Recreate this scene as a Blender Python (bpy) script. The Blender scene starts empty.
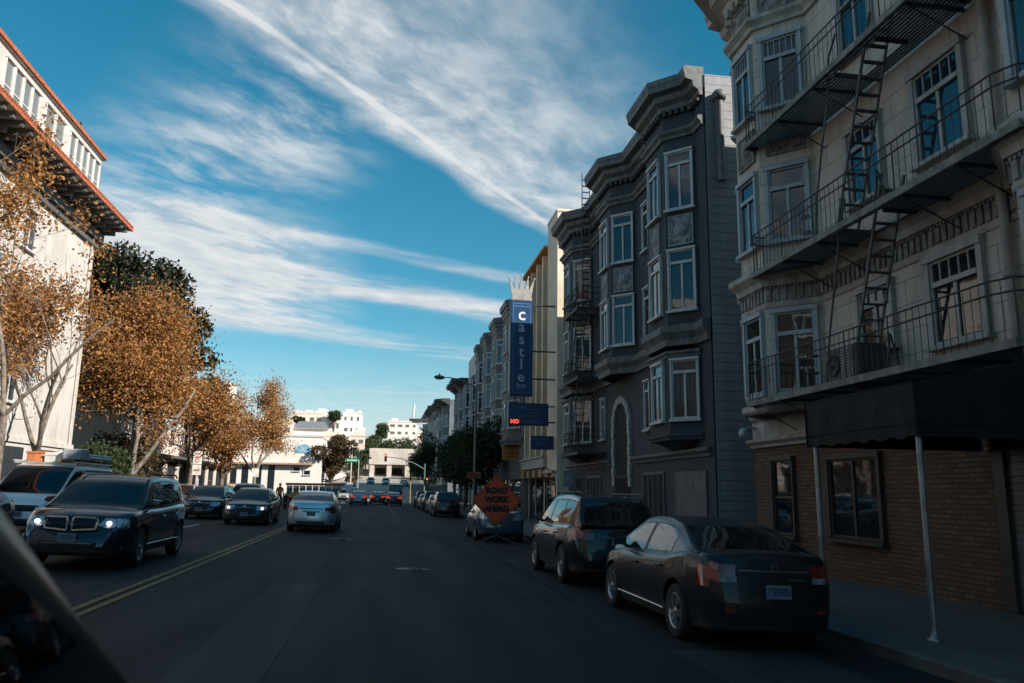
import bpy, bmesh, math, random
from mathutils import Vector, Matrix, Euler
import mathutils.noise as mnoise

RD = math.radians
S = bpy.context.scene
COL = S.collection
V = Vector
Z = Vector((0, 0, 1))

# ------------------------------------------------------------------ ground shape
def cross(x):
    return -0.03 * max(-13.0, min(9.6, x))
def zg(x, y):
    f = 1.0 if y < 115 else max(0.0, 1 - (y - 115) / 35.0)
    r = 0.0
    if y > 120: r += 0.045 * (min(y, 215) - 120)
    if y > 215: r += 0.105 * (min(y, 420) - 215)
    return cross(x) * f + r

# ------------------------------------------------------------------ mesh builder
class MB:
    def __init__(s, xf=None):
        s.v = []; s.f = []; s.m = []; s.sm = []; s.xf = xf
    def add(s, vs, fs, m=0, smooth=False):
        b = len(s.v)
        if s.xf is not None: vs = [s.xf @ V(p) for p in vs]
        s.v.extend(tuple(p) for p in vs)
        for f in fs:
            s.f.append(tuple(i + b for i in f)); s.m.append(m); s.sm.append(smooth)
        return s
    def box(s, x0, y0, z0, x1, y1, z1, m=0):
        vs = [(x0,y0,z0),(x1,y0,z0),(x1,y1,z0),(x0,y1,z0),(x0,y0,z1),(x1,y0,z1),(x1,y1,z1),(x0,y1,z1)]
        return s.add(vs, [(0,3,2,1),(4,5,6,7),(0,1,5,4),(1,2,6,5),(2,3,7,6),(3,0,4,7)], m)
    def bbox(s, x0, y0, z0, x1, y1, z1, b=0.01, m=0):
        """a box with chamfered long edges (chamfer on all vertical and top edges)"""
        o = [(x0+b,y0),(x1-b,y0),(x1,y0+b),(x1,y1-b),(x1-b,y1),(x0+b,y1),(x0,y1-b),(x0,y0+b)]
        i = [(x0+b,y0+b),(x1-b,y0+b),(x1-b,y0+b),(x1-b,y1-b),(x1-b,y1-b),(x0+b,y1-b),(x0+b,y1-b),(x0+b,y0+b)]
        vs = [(p[0],p[1],z0) for p in o] + [(p[0],p[1],z1-b) for p in o] + [(x0+b,y0+b,z1),(x1-b,y0+b,z1),(x1-b,y1-b,z1),(x0+b,y1-b,z1)]
        fs = [tuple(range(7,-1,-1))] + [(k,(k+1)%8,8+(k+1)%8,8+k) for k in range(8)]
        fs += [(16,17,18,19),(8,9,17,16),(10,11,18,17),(12,13,19,18),(14,15,16,19),(9,10,17),(11,12,18),(13,14,19),(15,8,16)]
        return s.add(vs, fs, m)
    def obox(s, c, a, b, d, m=0):
        c = V(c); a = V(a); b = V(b); d = V(d)
        vs = [c-a-b-d, c+a-b-d, c+a+b-d, c-a+b-d, c-a-b+d, c+a-b+d, c+a+b+d, c-a+b+d]
        return s.add(vs, [(0,3,2,1),(4,5,6,7),(0,1,5,4),(1,2,6,5),(2,3,7,6),(3,0,4,7)], m)
    def quad(s, a, b, c, d, m=0):
        return s.add([a,b,c,d], [(0,1,2,3)], m)
    def bar(s, a, b, w, h=None, m=0, up=Z):
        """square bar from a to b"""
        a = V(a); b = V(b); h = h or w; d = (b-a)
        if d.length < 1e-6: return s
        dn = d.normalized(); sd = dn.cross(V(up))
        if sd.length < 1e-3: sd = dn.cross(V((1,0,0)))
        sd.normalize(); u2 = sd.cross(dn).normalized()
        return s.obox((a+b)/2, d/2, sd*w/2, u2*h/2, m)
    def tube(s, pts, r, n=8, m=0, cap=True):
        pts = [V(p) for p in pts]; k = len(pts)
        rs = r if isinstance(r, (list, tuple)) else [r]*k
        vs = []; fs = []; ref = None
        for i, p in enumerate(pts):
            d = (pts[min(i+1,k-1)] - pts[max(i-1,0)])
            d = d.normalized() if d.length > 1e-9 else Z
            if ref is None:
                ref = d.cross(Z if abs(d.z) < .9 else V((1,0,0))).normalized()
            else:
                ref = (ref - d*ref.dot(d))
                ref = ref.normalized() if ref.length > 1e-6 else d.orthogonal().normalized()
            w = d.cross(ref)
            for j in range(n):
                t = 2*math.pi*j/n
                vs.append(p + (ref*math.cos(t) + w*math.sin(t))*rs[i])
        for i in range(k-1):
            for j in range(n):
                fs.append((i*n+j, i*n+(j+1)%n, (i+1)*n+(j+1)%n, (i+1)*n+j))
        s.add(vs, fs, m, True)
        if cap and n > 2:
            s.add(vs[:n], [tuple(range(n-1,-1,-1))], m); s.add(vs[-n:], [tuple(range(n))], m)
        return s
    def lathe(s, O, A, prof, n=24, m=0, smooth=True):
        """prof: list of (radius, height along A)"""
        O = V(O); A = V(A).normalized(); e = A.orthogonal().normalized(); g = A.cross(e)
        vs = []; fs = []
        for r, h in prof:
            for j in range(n):
                t = 2*math.pi*j/n
                vs.append(O + A*h + (e*math.cos(t) + g*math.sin(t))*r)
        for i in range(len(prof)-1):
            for j in range(n):
                fs.append((i*n+j, i*n+(j+1)%n, (i+1)*n+(j+1)%n, (i+1)*n+j))
        return s.add(vs, fs, m, smooth)
    def prism(s, poly, vec, m=0):
        """poly: 3D points of a planar polygon, extruded by vec"""
        n = len(poly); p = [V(q) for q in poly]; vec = V(vec)
        vs = p + [q + vec for q in p]
        fs = [tuple(range(n-1,-1,-1)), tuple(range(n, 2*n))] + [(i,(i+1)%n,n+(i+1)%n,n+i) for i in range(n)]
        return s.add(vs, fs, m)
    def sweep(s, path, prof, m=0, cap=True):
        """path: plan points (x,y); outward is to the left of travel. prof: closed polygon of (outward, z)"""
        n = len(path); P = [V((p[0],p[1],0)) for p in path]; k = len(prof)
        offs = []
        for i in range(n):
            d1 = (P[i]-P[i-1]).normalized() if i > 0 else None
            d2 = (P[i+1]-P[i]).normalized() if i < n-1 else None
            n1 = V((-d1.y,d1.x,0)) if d1 else None
            n2 = V((-d2.y,d2.x,0)) if d2 else None
            if n1 is None: o = n2
            elif n2 is None: o = n1
            else:
                o = (n1+n2).normalized(); o = o/max(.35, o.dot(n1))
            offs.append(o)
        vs = []
        for i in range(n):
            for (o, z) in prof: vs.append(P[i] + offs[i]*o + Z*z)
        fs = []
        for i in range(n-1):
            for j in range(k):
                fs.append((i*k+j, i*k+(j+1)%k, (i+1)*k+(j+1)%k, (i+1)*k+j))
        if cap:
            fs.append(tuple(range(k))); fs.append(tuple((n-1)*k + j for j in range(k-1,-1,-1)))
        return s.add(vs, fs, m)
    def build(s, name, mats, parent=None, fixn=True, at=None, bevel=0, weld=0):
        """parent: part of that thing. at: put the origin there (verts are given in the parent's/world space)"""
        me = bpy.data.meshes.new(name)
        vs = s.v
        if at is not None:
            at = V(at); vs = [tuple(V(p) - at) for p in vs]
        me.from_pydata(vs, [], s.f)
        if not isinstance(mats, (list, tuple)): mats = [mats]
        for q in mats: me.materials.append(q)
        me.polygons.foreach_set('material_index', s.m)
        me.polygons.foreach_set('use_smooth', s.sm)
        if fixn:
            bm = bmesh.new(); bm.from_mesh(me)
            if weld: bmesh.ops.remove_doubles(bm, verts=bm.verts, dist=weld)
            bmesh.ops.recalc_face_normals(bm, faces=bm.faces); bm.to_mesh(me); bm.free()
        me.update()
        if weld: me.set_sharp_from_angle(angle=RD(58))
        o = bpy.data.objects.new(name, me); COL.objects.link(o)
        if at is not None: o.location = at
        if parent is not None: o.parent = parent
        if bevel:
            bv = o.modifiers.new('bevel', 'BEVEL'); bv.width = bevel; bv.segments = 2; bv.limit_method = 'ANGLE'
        return o

def tag(o, label=None, cat=None, group=None, kind=None):
    if label: o['label'] = label
    if cat: o['category'] = cat
    if group: o['group'] = group
    if kind: o['kind'] = kind
    return o
def thing(name, label, cat, loc=(0,0,0), rot=(0,0,0), group=None):
    o = bpy.data.objects.new(name, None); COL.objects.link(o)
    o.empty_display_size = .3
    o.location = loc; o.rotation_euler = rot
    return tag(o, label, cat, group)
def kids(o):
    return [c for c in bpy.data.objects if c.parent == o]
def copy_tree(o, parent=None):
    c = o.copy(); COL.objects.link(c); c.parent = parent
    for ch in kids(o): copy_tree(ch, c)
    return c
class B:
    """a building/fixed thing whose parts are given in world coordinates"""
    def __init__(s, name, label, cat, loc, group=None):
        s.root = thing(name, label, cat, loc, group=group); s.loc = V(loc)
    def part(s, mb, name, mats, parent=None, **k):
        o = mb.build(name, mats, None, **k)
        if parent is None:
            o.location = o.location - s.loc; o.parent = s.root
        else:
            o.parent = parent
        return o

# ------------------------------------------------------------------ materials
MATS = {}
def nodes(name):
    m = bpy.data.materials.new(name); m.use_nodes = True
    nt = m.node_tree; p = nt.nodes['Principled BSDF']
    return m, nt, p
def N(nt, t, **k):
    n = nt.nodes.new(t)
    for a, b in k.items(): setattr(n, a, b)
    return n
def L(nt, a, b): nt.links.new(a, b)
def setin(n, **k):
    for a, b in k.items(): n.inputs[a].default_value = b
def rgba(c, a=1.0): return (c[0], c[1], c[2], a)
def mix(nt, fac, a, b, blend='MIX'):
    n = N(nt, 'ShaderNodeMix', data_type='RGBA', blend_type=blend)
    for sock, val in ((n.inputs['Factor'], fac), (n.inputs[6], a), (n.inputs[7], b)):
        if hasattr(val, 'is_output') or isinstance(val, bpy.types.NodeSocket): L(nt, val, sock)
        elif isinstance(val, (int, float)): sock.default_value = val
        else: sock.default_value = rgba(val)
    return n.outputs[2]
def math_(nt, op, a, b=None, c=None):
    n = N(nt, 'ShaderNodeMath', operation=op)
    for i, val in enumerate((a, b, c)):
        if val is None: continue
        if isinstance(val, bpy.types.NodeSocket): L(nt, val, n.inputs[i])
        else: n.inputs[i].default_value = val
    return n.outputs[0]
def smooth(nt, val, lo, hi, out0=0.0, out1=1.0):
    n = N(nt, 'ShaderNodeMapRange', interpolation_type='SMOOTHSTEP')
    L(nt, val, n.inputs['Value'])
    setin(n, **{'From Min': lo, 'From Max': hi, 'To Min': out0, 'To Max': out1})
    return n.outputs[0]
def coords(nt, kind='obj', scale=(1,1,1)):
    if kind == 'world': src = N(nt, 'ShaderNodeNewGeometry').outputs['Position']
    else: src = N(nt, 'ShaderNodeTexCoord').outputs['Object']
    mp = N(nt, 'ShaderNodeMapping'); mp.inputs['Scale'].default_value = scale
    L(nt, src, mp.inputs['Vector'])
    return mp.outputs[0]
def noise(nt, vec, scale, detail=4, rough=.55):
    n = N(nt, 'ShaderNodeTexNoise'); setin(n, Scale=scale, Detail=detail, Roughness=rough)
    if vec is not None: L(nt, vec, n.inputs['Vector'])
    return n.outputs['Fac']
def bump(nt, p, h, strength=.3, dist=.02):
    b = N(nt, 'ShaderNodeBump'); setin(b, Strength=strength, Distance=dist)
    L(nt, h, b.inputs['Height']); L(nt, b.outputs[0], p.inputs['Normal'])
def mat(name, col, rough=.6, metal=0.0, var=.18, scale=3.0, bmp=0.0, bscale=40, coat=0.0, spec=.5, kind='obj', grime=0.0):
    """plain material with uneven colour and roughness"""
    if name in MATS: return MATS[name]
    m, nt, p = nodes(name)
    vec = coords(nt, kind)
    f = noise(nt, vec, scale)
    lo = [c*(1-var) for c in col]; hi = [min(1, c*(1+var)) for c in col]
    c = mix(nt, smooth(nt, f, .3, .7), lo, hi)
    if grime:
        v2 = coords(nt, kind, (1.2, 1.2, .16))
        g2 = smooth(nt, noise(nt, v2, 2.2, 6, .65), .48, .72, 0, grime)
        c = mix(nt, g2, c, [q*.35 for q in col])
    L(nt, c, p.inputs['Base Color'])
    f2 = noise(nt, vec, scale*4)
    L(nt, smooth(nt, f2, .2, .8, max(.02, rough*.8), min(1, rough*1.2)), p.inputs['Roughness'])
    setin(p, Metallic=metal); p.inputs['Specular IOR Level'].default_value = spec
    if coat: p.inputs['Coat Weight'].default_value = coat; p.inputs['Coat Roughness'].default_value = .03
    if bmp: bump(nt, p, noise(nt, vec, bscale, 6), bmp, .02)
    MATS[name] = m
    return m
def glass(name, col=(.012,.018,.022), rough=.03, curtain=None, wob=.04):
    """dark window glass reflecting the surroundings; curtain = colour of cloth seen behind it"""
    if name in MATS: return MATS[name]
    m, nt, p = nodes(name)
    vec = coords(nt, 'world')
    if curtain:
        v2 = coords(nt, 'world', (9, 9, .25))
        f = noise(nt, v2, 2.0, 3)
        v3 = coords(nt, 'world', (.45, .45, .35))
        g = smooth(nt, noise(nt, v3, 1.0, 2), .42, .6)
        c = mix(nt, smooth(nt, f, .3, .7), [q*.35 for q in curtain], curtain)
        L(nt, mix(nt, g, col, c), p.inputs['Base Color'])
    else:
        f = noise(nt, vec, .8, 2)
        L(nt, mix(nt, f, [q*.6 for q in col], [q*1.5 for q in col]), p.inputs['Base Color'])
    setin(p, Roughness=rough); p.inputs['Specular IOR Level'].default_value = .75
    if wob: bump(nt, p, noise(nt, vec, 1.3, 2), wob, .05)
    MATS[name] = m
    return m
def emit(name, col, strength, base=(.1,.1,.1)):
    if name in MATS: return MATS[name]
    m, nt, p = nodes(name)
    f = noise(nt, coords(nt), 20, 2)
    L(nt, mix(nt, f, [c*.85 for c in col], col), p.inputs['Emission Color'])
    p.inputs['Base Color'].default_value = rgba(base); setin(p, Roughness=.2)
    p.inputs['Emission Strength'].default_value = strength
    MATS[name] = m
    return m
def paint(name, col, metal=.0, rough=.28, flake=.1, coat=.6):
    if name in MATS: return MATS[name]
    m, nt, p = nodes(name)
    vec = coords(nt)
    f = noise(nt, vec, 1.6, 3)
    c = mix(nt, f, [q*(1-flake) for q in col], [q*(1+flake) for q in col])
    # road dust low on the body
    sp = N(nt, 'ShaderNodeSeparateXYZ'); L(nt, vec, sp.inputs[0])
    dust = math_(nt, 'MULTIPLY', smooth(nt, sp.outputs[2], .55, .2), smooth(nt, noise(nt, vec, 5, 5), .3, .75, 0, .35))
    c = mix(nt, dust, c, (.10, .095, .085))
    L(nt, c, p.inputs['Base Color'])
    L(nt, math_(nt, 'ADD', dust, rough), p.inputs['Roughness'])
    setin(p, Metallic=metal)
    p.inputs['Coat Weight'].default_value = coat; p.inputs['Coat Roughness'].default_value = .03; p.inputs['Specular IOR Level'].default_value = .3
    MATS[name] = m
    return m
def leafmat(name, cols, trans=.35):
    if name in MATS: return MATS[name]
    m, nt, p = nodes(name)
    g = N(nt, 'ShaderNodeNewGeometry')
    cr = N(nt, 'ShaderNodeValToRGB'); cr.color_ramp.interpolation = 'LINEAR'
    e = cr.color_ramp.elements
    while len(e) < len(cols): e.new(.5)
    for i, c in enumerate(cols):
        e[i].position = i/(len(cols)-1); e[i].color = rgba(c)
    L(nt, g.outputs['Random Per Island'], cr.inputs[0])
    big = noise(nt, coords(nt, 'world'), .35, 3)
    c = mix(nt, smooth(nt, big, .35, .65, 0, .55), cr.outputs[0], cols[0])
    L(nt, c, p.inputs['Base Color']); setin(p, Roughness=.6)
    p.inputs['Specular IOR Level'].default_value = .25
    tr = N(nt, 'ShaderNodeBsdfTranslucent'); L(nt, c, tr.inputs[0])
    mx = N(nt, 'ShaderNodeMixShader'); mx.inputs[0].default_value = trans
    L(nt, p.outputs[0], mx.inputs[1]); L(nt, tr.outputs[0], mx.inputs[2])
    L(nt, mx.outputs[0], nt.nodes['Material Output'].inputs[0])
    MATS[name] = m
    return m
def facade_vec(nt):
    """(along the street, height) coordinates of a wall that runs along Y (or X)"""
    sp = N(nt, 'ShaderNodeSeparateXYZ'); L(nt, N(nt, 'ShaderNodeNewGeometry').outputs['Position'], sp.inputs[0])
    cb = N(nt, 'ShaderNodeCombineXYZ')
    L(nt, math_(nt, 'SUBTRACT', sp.outputs[1], sp.outputs[0]), cb.inputs[0]); L(nt, sp.outputs[2], cb.inputs[1])
    return cb.outputs[0], sp
def block_wall(name, c1, c2, mortar, bw, bh, msize=.01, rough=.8, bmp=.4, var=.5, grime=.25):
    if name in MATS: return MATS[name]
    m, nt, p = nodes(name)
    vec, sp = facade_vec(nt)
    b = N(nt, 'ShaderNodeTexBrick'); L(nt, vec, b.inputs['Vector'])
    setin(b, Scale=1.0); b.inputs['Brick Width'].default_value = bw; b.inputs['Row Height'].default_value = bh
    b.inputs['Mortar Size'].default_value = msize; b.inputs['Mortar Smooth'].default_value = .2; b.inputs['Bias'].default_value = 0
    b.inputs['Color1'].default_value = rgba(c1); b.inputs['Color2'].default_value = rgba(c2); b.inputs['Mortar'].default_value = rgba(mortar)
    w = coords(nt, 'world')
    f = noise(nt, w, 1.1, 6, .65)
    c = mix(nt, smooth(nt, f, .3, .75, 0, var*.6), b.outputs['Color'], [q*.6 for q in c1])
    st = coords(nt, 'world', (1.5, 1.5, .12))
    c = mix(nt, smooth(nt, noise(nt, st, 1.6, 6, .7), .5, .75, 0, grime), c, [q*.3 for q in c1])
    L(nt, c, p.inputs['Base Color']); setin(p, Roughness=rough)
    h = math_(nt, 'ADD', math_(nt, 'MULTIPLY', b.outputs['Fac'], -1.0), math_(nt, 'MULTIPLY', noise(nt, w, 30, 5), .35))
    bump(nt, p, h, bmp, .012)
    MATS[name] = m
    return m
def siding(name, col, pitch=.3):
    if name in MATS: return MATS[name]
    m, nt, p = nodes(name)
    vec, sp = facade_vec(nt)
    fr = math_(nt, 'FRACT', math_(nt, 'DIVIDE', sp.outputs[2], pitch))
    st = coords(nt, 'world', (1, 1, .15))
    f = noise(nt, st, 2.0, 6, .6)
    c = mix(nt, smooth(nt, f, .3, .75), [q*.8 for q in col], [q*1.15 for q in col])
    line = smooth(nt, fr, .02, .13, 1.0, 0.0)
    c = mix(nt, math_(nt, 'MULTIPLY', line, .85), c, [q*.3 for q in col])
    L(nt, c, p.inputs['Base Color']); setin(p, Roughness=.65)
    bump(nt, p, math_(nt, 'SUBTRACT', 1.0, fr), .7, .03)
    MATS[name] = m
    return m

# ------------------------------------------------------------------ text
def text_mesh(txt, size, name, m, parent, mx, extrude=.006, align='CENTER', spacing=1.0, bold=0.0):
    cu = bpy.data.curves.new(name, 'FONT'); cu.body = txt; cu.size = size; cu.align_x = align; cu.align_y = 'CENTER'
    cu.extrude = extrude; cu.space_character = spacing; cu.offset = bold; cu.resolution_u = 3
    o = bpy.data.objects.new(name, cu); COL.objects.link(o)
    dg = bpy.context.evaluated_depsgraph_get()
    me = bpy.data.meshes.new_from_object(o.evaluated_get(dg))
    bpy.data.objects.remove(o); bpy.data.curves.remove(cu)
    me.name = name; me.materials.clear(); me.materials.append(m)
    r = bpy.data.objects.new(name, me); COL.objects.link(r)
    r.parent = parent; r.matrix_local = mx
    return r
def face_mx(pos, right, up=(0,0,1)):
    r = V(right).normalized(); u = V(up).normalized(); n = r.cross(u)
    m = Matrix((r, u, n)).transposed().to_4x4(); m.translation = V(pos)
    return m

# ================================================================== camera
SUN_AZ, SUN_EL = 125.0, 30.0      # azimuth clockwise from +Y
cam = bpy.data.cameras.new('camera'); camo = bpy.data.objects.new('camera', cam); COL.objects.link(camo)
S.camera = camo
psi, th, rho = 0.160158, 0.188046, 0.014
w_ = V((math.sin(psi)*math.cos(th), math.cos(psi)*math.cos(th), math.sin(th)))
r0 = V((math.cos(psi), -math.sin(psi), 0)); u0 = r0.cross(w_)
r_ = r0*math.cos(rho) + u0*math.sin(rho); u_ = u0*math.cos(rho) - r0*math.sin(rho)
mx = Matrix((r_, u_, -w_)).transposed().to_4x4(); mx.translation = V((0, 0, 1.63))
camo.matrix_world = mx
cam.sensor_width = 23.6; cam.lens = 790.0/1024*23.6
cam.clip_start = .05; cam.clip_end = 4000
cam.dof.use_dof = True; cam.dof.focus_distance = 20.0; cam.dof.aperture_fstop = 1.8

# ================================================================== light
sun = bpy.data.lights.new('sun', 'SUN'); suno = bpy.data.objects.new('sun', sun); COL.objects.link(suno)
sun.energy = 5.0; sun.angle = RD(.5); sun.color = (1.0, .91, .80)
sd = V((math.sin(RD(SUN_AZ))*math.cos(RD(SUN_EL)), math.cos(RD(SUN_AZ))*math.cos(RD(SUN_EL)), math.sin(RD(SUN_EL))))
suno.rotation_euler = sd.to_track_quat('Z', 'Y').to_euler(); suno.location = (60, -40, 60)

W = bpy.data.worlds.new('World'); S.world = W; W.use_nodes = True
nt = W.node_tree; nt.nodes.clear()
out = N(nt, 'ShaderNodeOutputWorld'); bg = N(nt, 'ShaderNodeBackground'); L(nt, bg.outputs[0], out.inputs[0])
EXPO = 0.75; SKY_STR = 0.05
bg.inputs['Strength'].default_value = SKY_STR
sky = N(nt, 'ShaderNodeTexSky', sky_type='NISHITA')
sky.sun_disc = False; sky.sun_elevation = RD(SUN_EL); sky.sun_rotation = RD(SUN_AZ)
sky.air_density = 1.0; sky.dust_density = .4; sky.ozone_density = 2.5; sky.altitude = 0
hs = N(nt, 'ShaderNodeHueSaturation'); L(nt, sky.outputs[0], hs.inputs['Color'])
setin(hs, Hue=.469, Saturation=1.38, Value=1.46)
tc = N(nt, 'ShaderNodeTexCoord')
sp = N(nt, 'ShaderNodeSeparateXYZ'); L(nt, tc.outputs['Generated'], sp.inputs[0])
dz = math_(nt, 'MAXIMUM', sp.outputs[2], .02)
cx = math_(nt, 'DIVIDE', sp.outputs[0], dz); cy = math_(nt, 'DIVIDE', sp.outputs[1], dz)
cb = N(nt, 'ShaderNodeCombineXYZ'); L(nt, cx, cb.inputs[0]); L(nt, cy, cb.inputs[1])
P0 = cb.outputs[0]
# the air currents push the cloud sheet about
wn = N(nt, 'ShaderNodeTexNoise'); setin(wn, Scale=2.2, Detail=5); L(nt, P0, wn.inputs['Vector'])
off = N(nt, 'ShaderNodeVectorMath', operation='MULTIPLY_ADD'); L(nt, wn.outputs['Color'], off.inputs[0])
off.inputs[1].default_value = (.16,.16,0); off.inputs[2].default_value = (-.08,-.08,0)
pw = N(nt, 'ShaderNodeVectorMath', operation='ADD'); L(nt, P0, pw.inputs[0]); L(nt, off.outputs[0], pw.inputs[1])
sw = N(nt, 'ShaderNodeSeparateXYZ'); L(nt, pw.outputs[0], sw.inputs[0]); wx, wy = sw.outputs[0], sw.outputs[1]
def line(x, y, ax, ay, bx, by):
    """signed distance to the line a-b of the cloud plane, positive on its right"""
    dx, dy = bx-ax, by-ay; l = math.hypot(dx, dy); nx, ny = dy/l, -dx/l
    return math_(nt, 'ADD', math_(nt, 'MULTIPLY_ADD', x, nx, -(ax*nx+ay*ny)), math_(nt, 'MULTIPLY', y, ny))
def an(rot, sx, sy, scale, detail=7, rough=.6):
    mp = N(nt, 'ShaderNodeMapping'); mp.vector_type = 'TEXTURE'; mp.inputs['Rotation'].default_value = (0,0,rot); mp.inputs['Scale'].default_value = (sx, sy, 1)
    L(nt, pw.outputs[0], mp.inputs['Vector']); return noise(nt, mp.outputs[0], scale, detail, rough)
mul = lambda a, b: math_(nt, 'MULTIPLY', a, b)
add = lambda a, b: math_(nt, 'ADD', a, b)
fine = an(.9, 1.5, .8, 6, 9, .6); mid = an(.9, 1.3, .9, 2.4, 6)
s1 = line(wx, wy, -.46, 1.58, .58, 2.94)
s1c = line(cx, cy, -.46, 1.58, .58, 2.94)
D1 = mul(mul(smooth(nt, s1, -.03, .07), smooth(nt, s1, .95, .22)), add(.30, mul(.62, smooth(nt, add(mul(fine,.55), mul(mid,.5)), .36, .70))))
con = mul(smooth(nt, math_(nt, 'ABSOLUTE', add(math_(nt, 'SUBTRACT', s1c, .085), mul(math_(nt,'SUBTRACT',mid,.5), .03))), .020, 0), add(.30, mul(.35, fine)))
sf = line(wx, wy, -.95, 2.9, -.2, 2.03)
DF = mul(mul(smooth(nt, math_(nt,'ABSOLUTE', add(sf, .02)), .52, .0), smooth(nt, add(mul(fine,.55), mul(mid,.5)), .38, .72)), mul(smooth(nt, cx, .08, -.3), .85))
def streak(ax, ay, bx, by, w, amp, n):
    d = math_(nt, 'ABSOLUTE', line(wx, wy, ax, ay, bx, by))
    return mul(mul(smooth(nt, d, w, w*.15), smooth(nt, n, .3, .62)), amp)
st = an(.27, 2.6, .75, 2.2, 6, .55)
DA = streak(-.6, 2.98, .6, 3.62, .13, .6, st)
DB = streak(-1.25, 3.45, .6, 4.3, .36, .95, st)
DC = streak(-1.2, 4.7, .8, 5.85, .42, .6, st)
DE = mul(smooth(nt, math_(nt,'ABSOLUTE', line(cx, cy, -1.16, 8.33, .37, 8.25)), .10, .0), .22)
DM = mul(mul(mul(smooth(nt, wx, -.05, -.75), smooth(nt, wy, 2.75, 3.15)), smooth(nt, wy, 5.6, 4.1)), add(.58, mul(.6, smooth(nt, fine, .3, .65))))
DH = mul(smooth(nt, wy, 4.5, 11.0), add(.34, mul(.16, smooth(nt, mid, .35, .65))))
D = add(D1, con)
for q in (DF, DA, DB, DC, DE, DM, DH): D = add(D, q)
# the rest of the sky behind and overhead
DO = mul(mul(smooth(nt, wy, 1.2, .4), smooth(nt, mid, .55, .8)), .22)
D = mul(math_(nt, 'MINIMUM', add(D, DO), .93), smooth(nt, sp.outputs[2], .02, .06))
cloud = mix(nt, smooth(nt, fine, .3, .7), [q/SKY_STR/2**EXPO for q in (.62,.665,.695)], [q/SKY_STR/2**EXPO for q in (.82,.84,.85)])
L(nt, mix(nt, D, hs.outputs[0], cloud), bg.inputs['Color'])

S.view_settings.view_transform = 'Standard'; S.view_settings.look = 'None'
S.view_settings.exposure = EXPO; S.view_settings.gamma = 1.0

# ================================================================== ground, road, pavements
YROWS = [-120,-60,-30,-15] + list(range(-10, 116, 5)) + list(range(120, 216, 5)) + list(range(220, 421, 20)) + [600, 1000, 2200]
def sheet(name, xs, dz, m, y0=-1e9, y1=1e9, rows=None, parent=None):
    ys = [y for y in (rows or YROWS) if y0 <= y <= y1]; b = MB(); vs = []; fs = []
    for y in ys:
        for x in xs: vs.append((x, y, zg(x, y) + dz))
    k = len(xs)
    for i in range(len(ys)-1):
        for j in range(k-1): fs.append((i*k+j, i*k+j+1, (i+1)*k+j+1, (i+1)*k+j))
    b.add(vs, fs, 0, True)
    return b.build(name, m, parent)
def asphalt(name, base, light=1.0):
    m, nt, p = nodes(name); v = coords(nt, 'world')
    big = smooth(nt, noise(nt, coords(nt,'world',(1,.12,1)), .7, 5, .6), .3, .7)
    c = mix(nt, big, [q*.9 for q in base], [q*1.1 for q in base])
    st = smooth(nt, noise(nt, coords(nt,'world',(1,.14,1)), 1.3, 7, .7), .5, .8, 0, .22)
    c = mix(nt, st, c, [q*.45 for q in base])
    sp_ = smooth(nt, noise(nt, v, 60, 3, .8), .62, .75, 0, .5)
    c = mix(nt, sp_, c, [q*2.2 for q in base])
    vo = N(nt, 'ShaderNodeTexVoronoi', feature='DISTANCE_TO_EDGE'); setin(vo, Scale=.42)
    wv = N(nt, 'ShaderNodeTexNoise'); setin(wv, Scale=1.5, Detail=5); L(nt, v, wv.inputs['Vector'])
    va = N(nt, 'ShaderNodeVectorMath', operation='MULTIPLY_ADD'); L(nt, wv.outputs['Color'], va.inputs[0]); va.inputs[1].default_value = (.9,.9,0); L(nt, v, va.inputs[2])
    L(nt, va.outputs[0], vo.inputs['Vector'])
    cr = mul_ = math_(nt, 'MULTIPLY', smooth(nt, vo.outputs['Distance'], .012, .0), smooth(nt, noise(nt, v, .3, 2), .45, .6))
    c = mix(nt, math_(nt,'MULTIPLY',cr,.75), c, [q*.25 for q in base])
    L(nt, c, p.inputs['Base Color'])
    L(nt, smooth(nt, noise(nt, coords(nt,'world',(1,.1,1)), 1.5, 3), .3, .7, .74, .84), p.inputs['Roughness'])
    p.inputs['Specular IOR Level'].default_value = .22
    bump(nt, p, noise(nt, v, 45, 4, .7), .3, .01)
    return m
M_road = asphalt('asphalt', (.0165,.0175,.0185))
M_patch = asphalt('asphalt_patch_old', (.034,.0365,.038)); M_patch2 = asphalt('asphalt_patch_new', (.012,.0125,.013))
M_earth = mat('ground_earth', (.16,.14,.10), .9, var=.35, scale=.08, bmp=.3, bscale=2, kind='world')
M_walk = block_wall('pavement_concrete', (.075,.078,.08), (.088,.09,.09), (.018,.018,.018), 1.2, 1.2, .012, .85, .25)
# (pavement slabs use a plan pattern)
mnt = M_walk.node_tree
for n in list(mnt.nodes):
    if n.type == 'COMBXYZ':
        spn = [q for q in mnt.nodes if q.type == 'SEPXYZ'][0]
        for l in list(n.inputs[0].links) + list(n.inputs[1].links): mnt.links.remove(l)
        mnt.links.new(spn.outputs[0], n.inputs[0]); mnt.links.new(spn.outputs[1], n.inputs[1])
M_kerb = mat('kerb_concrete', (.08,.082,.082), .85, var=.3, scale=2, bmp=.3, kind='world', grime=.4)
M_yellow = mat('road_paint_yellow', (.22,.125,.03), .7, var=.35, scale=6, kind='world', grime=.3)
M_white = mat('road_paint_white', (.60,.60,.57), .7, var=.3, scale=6, kind='world', grime=.3)

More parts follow.
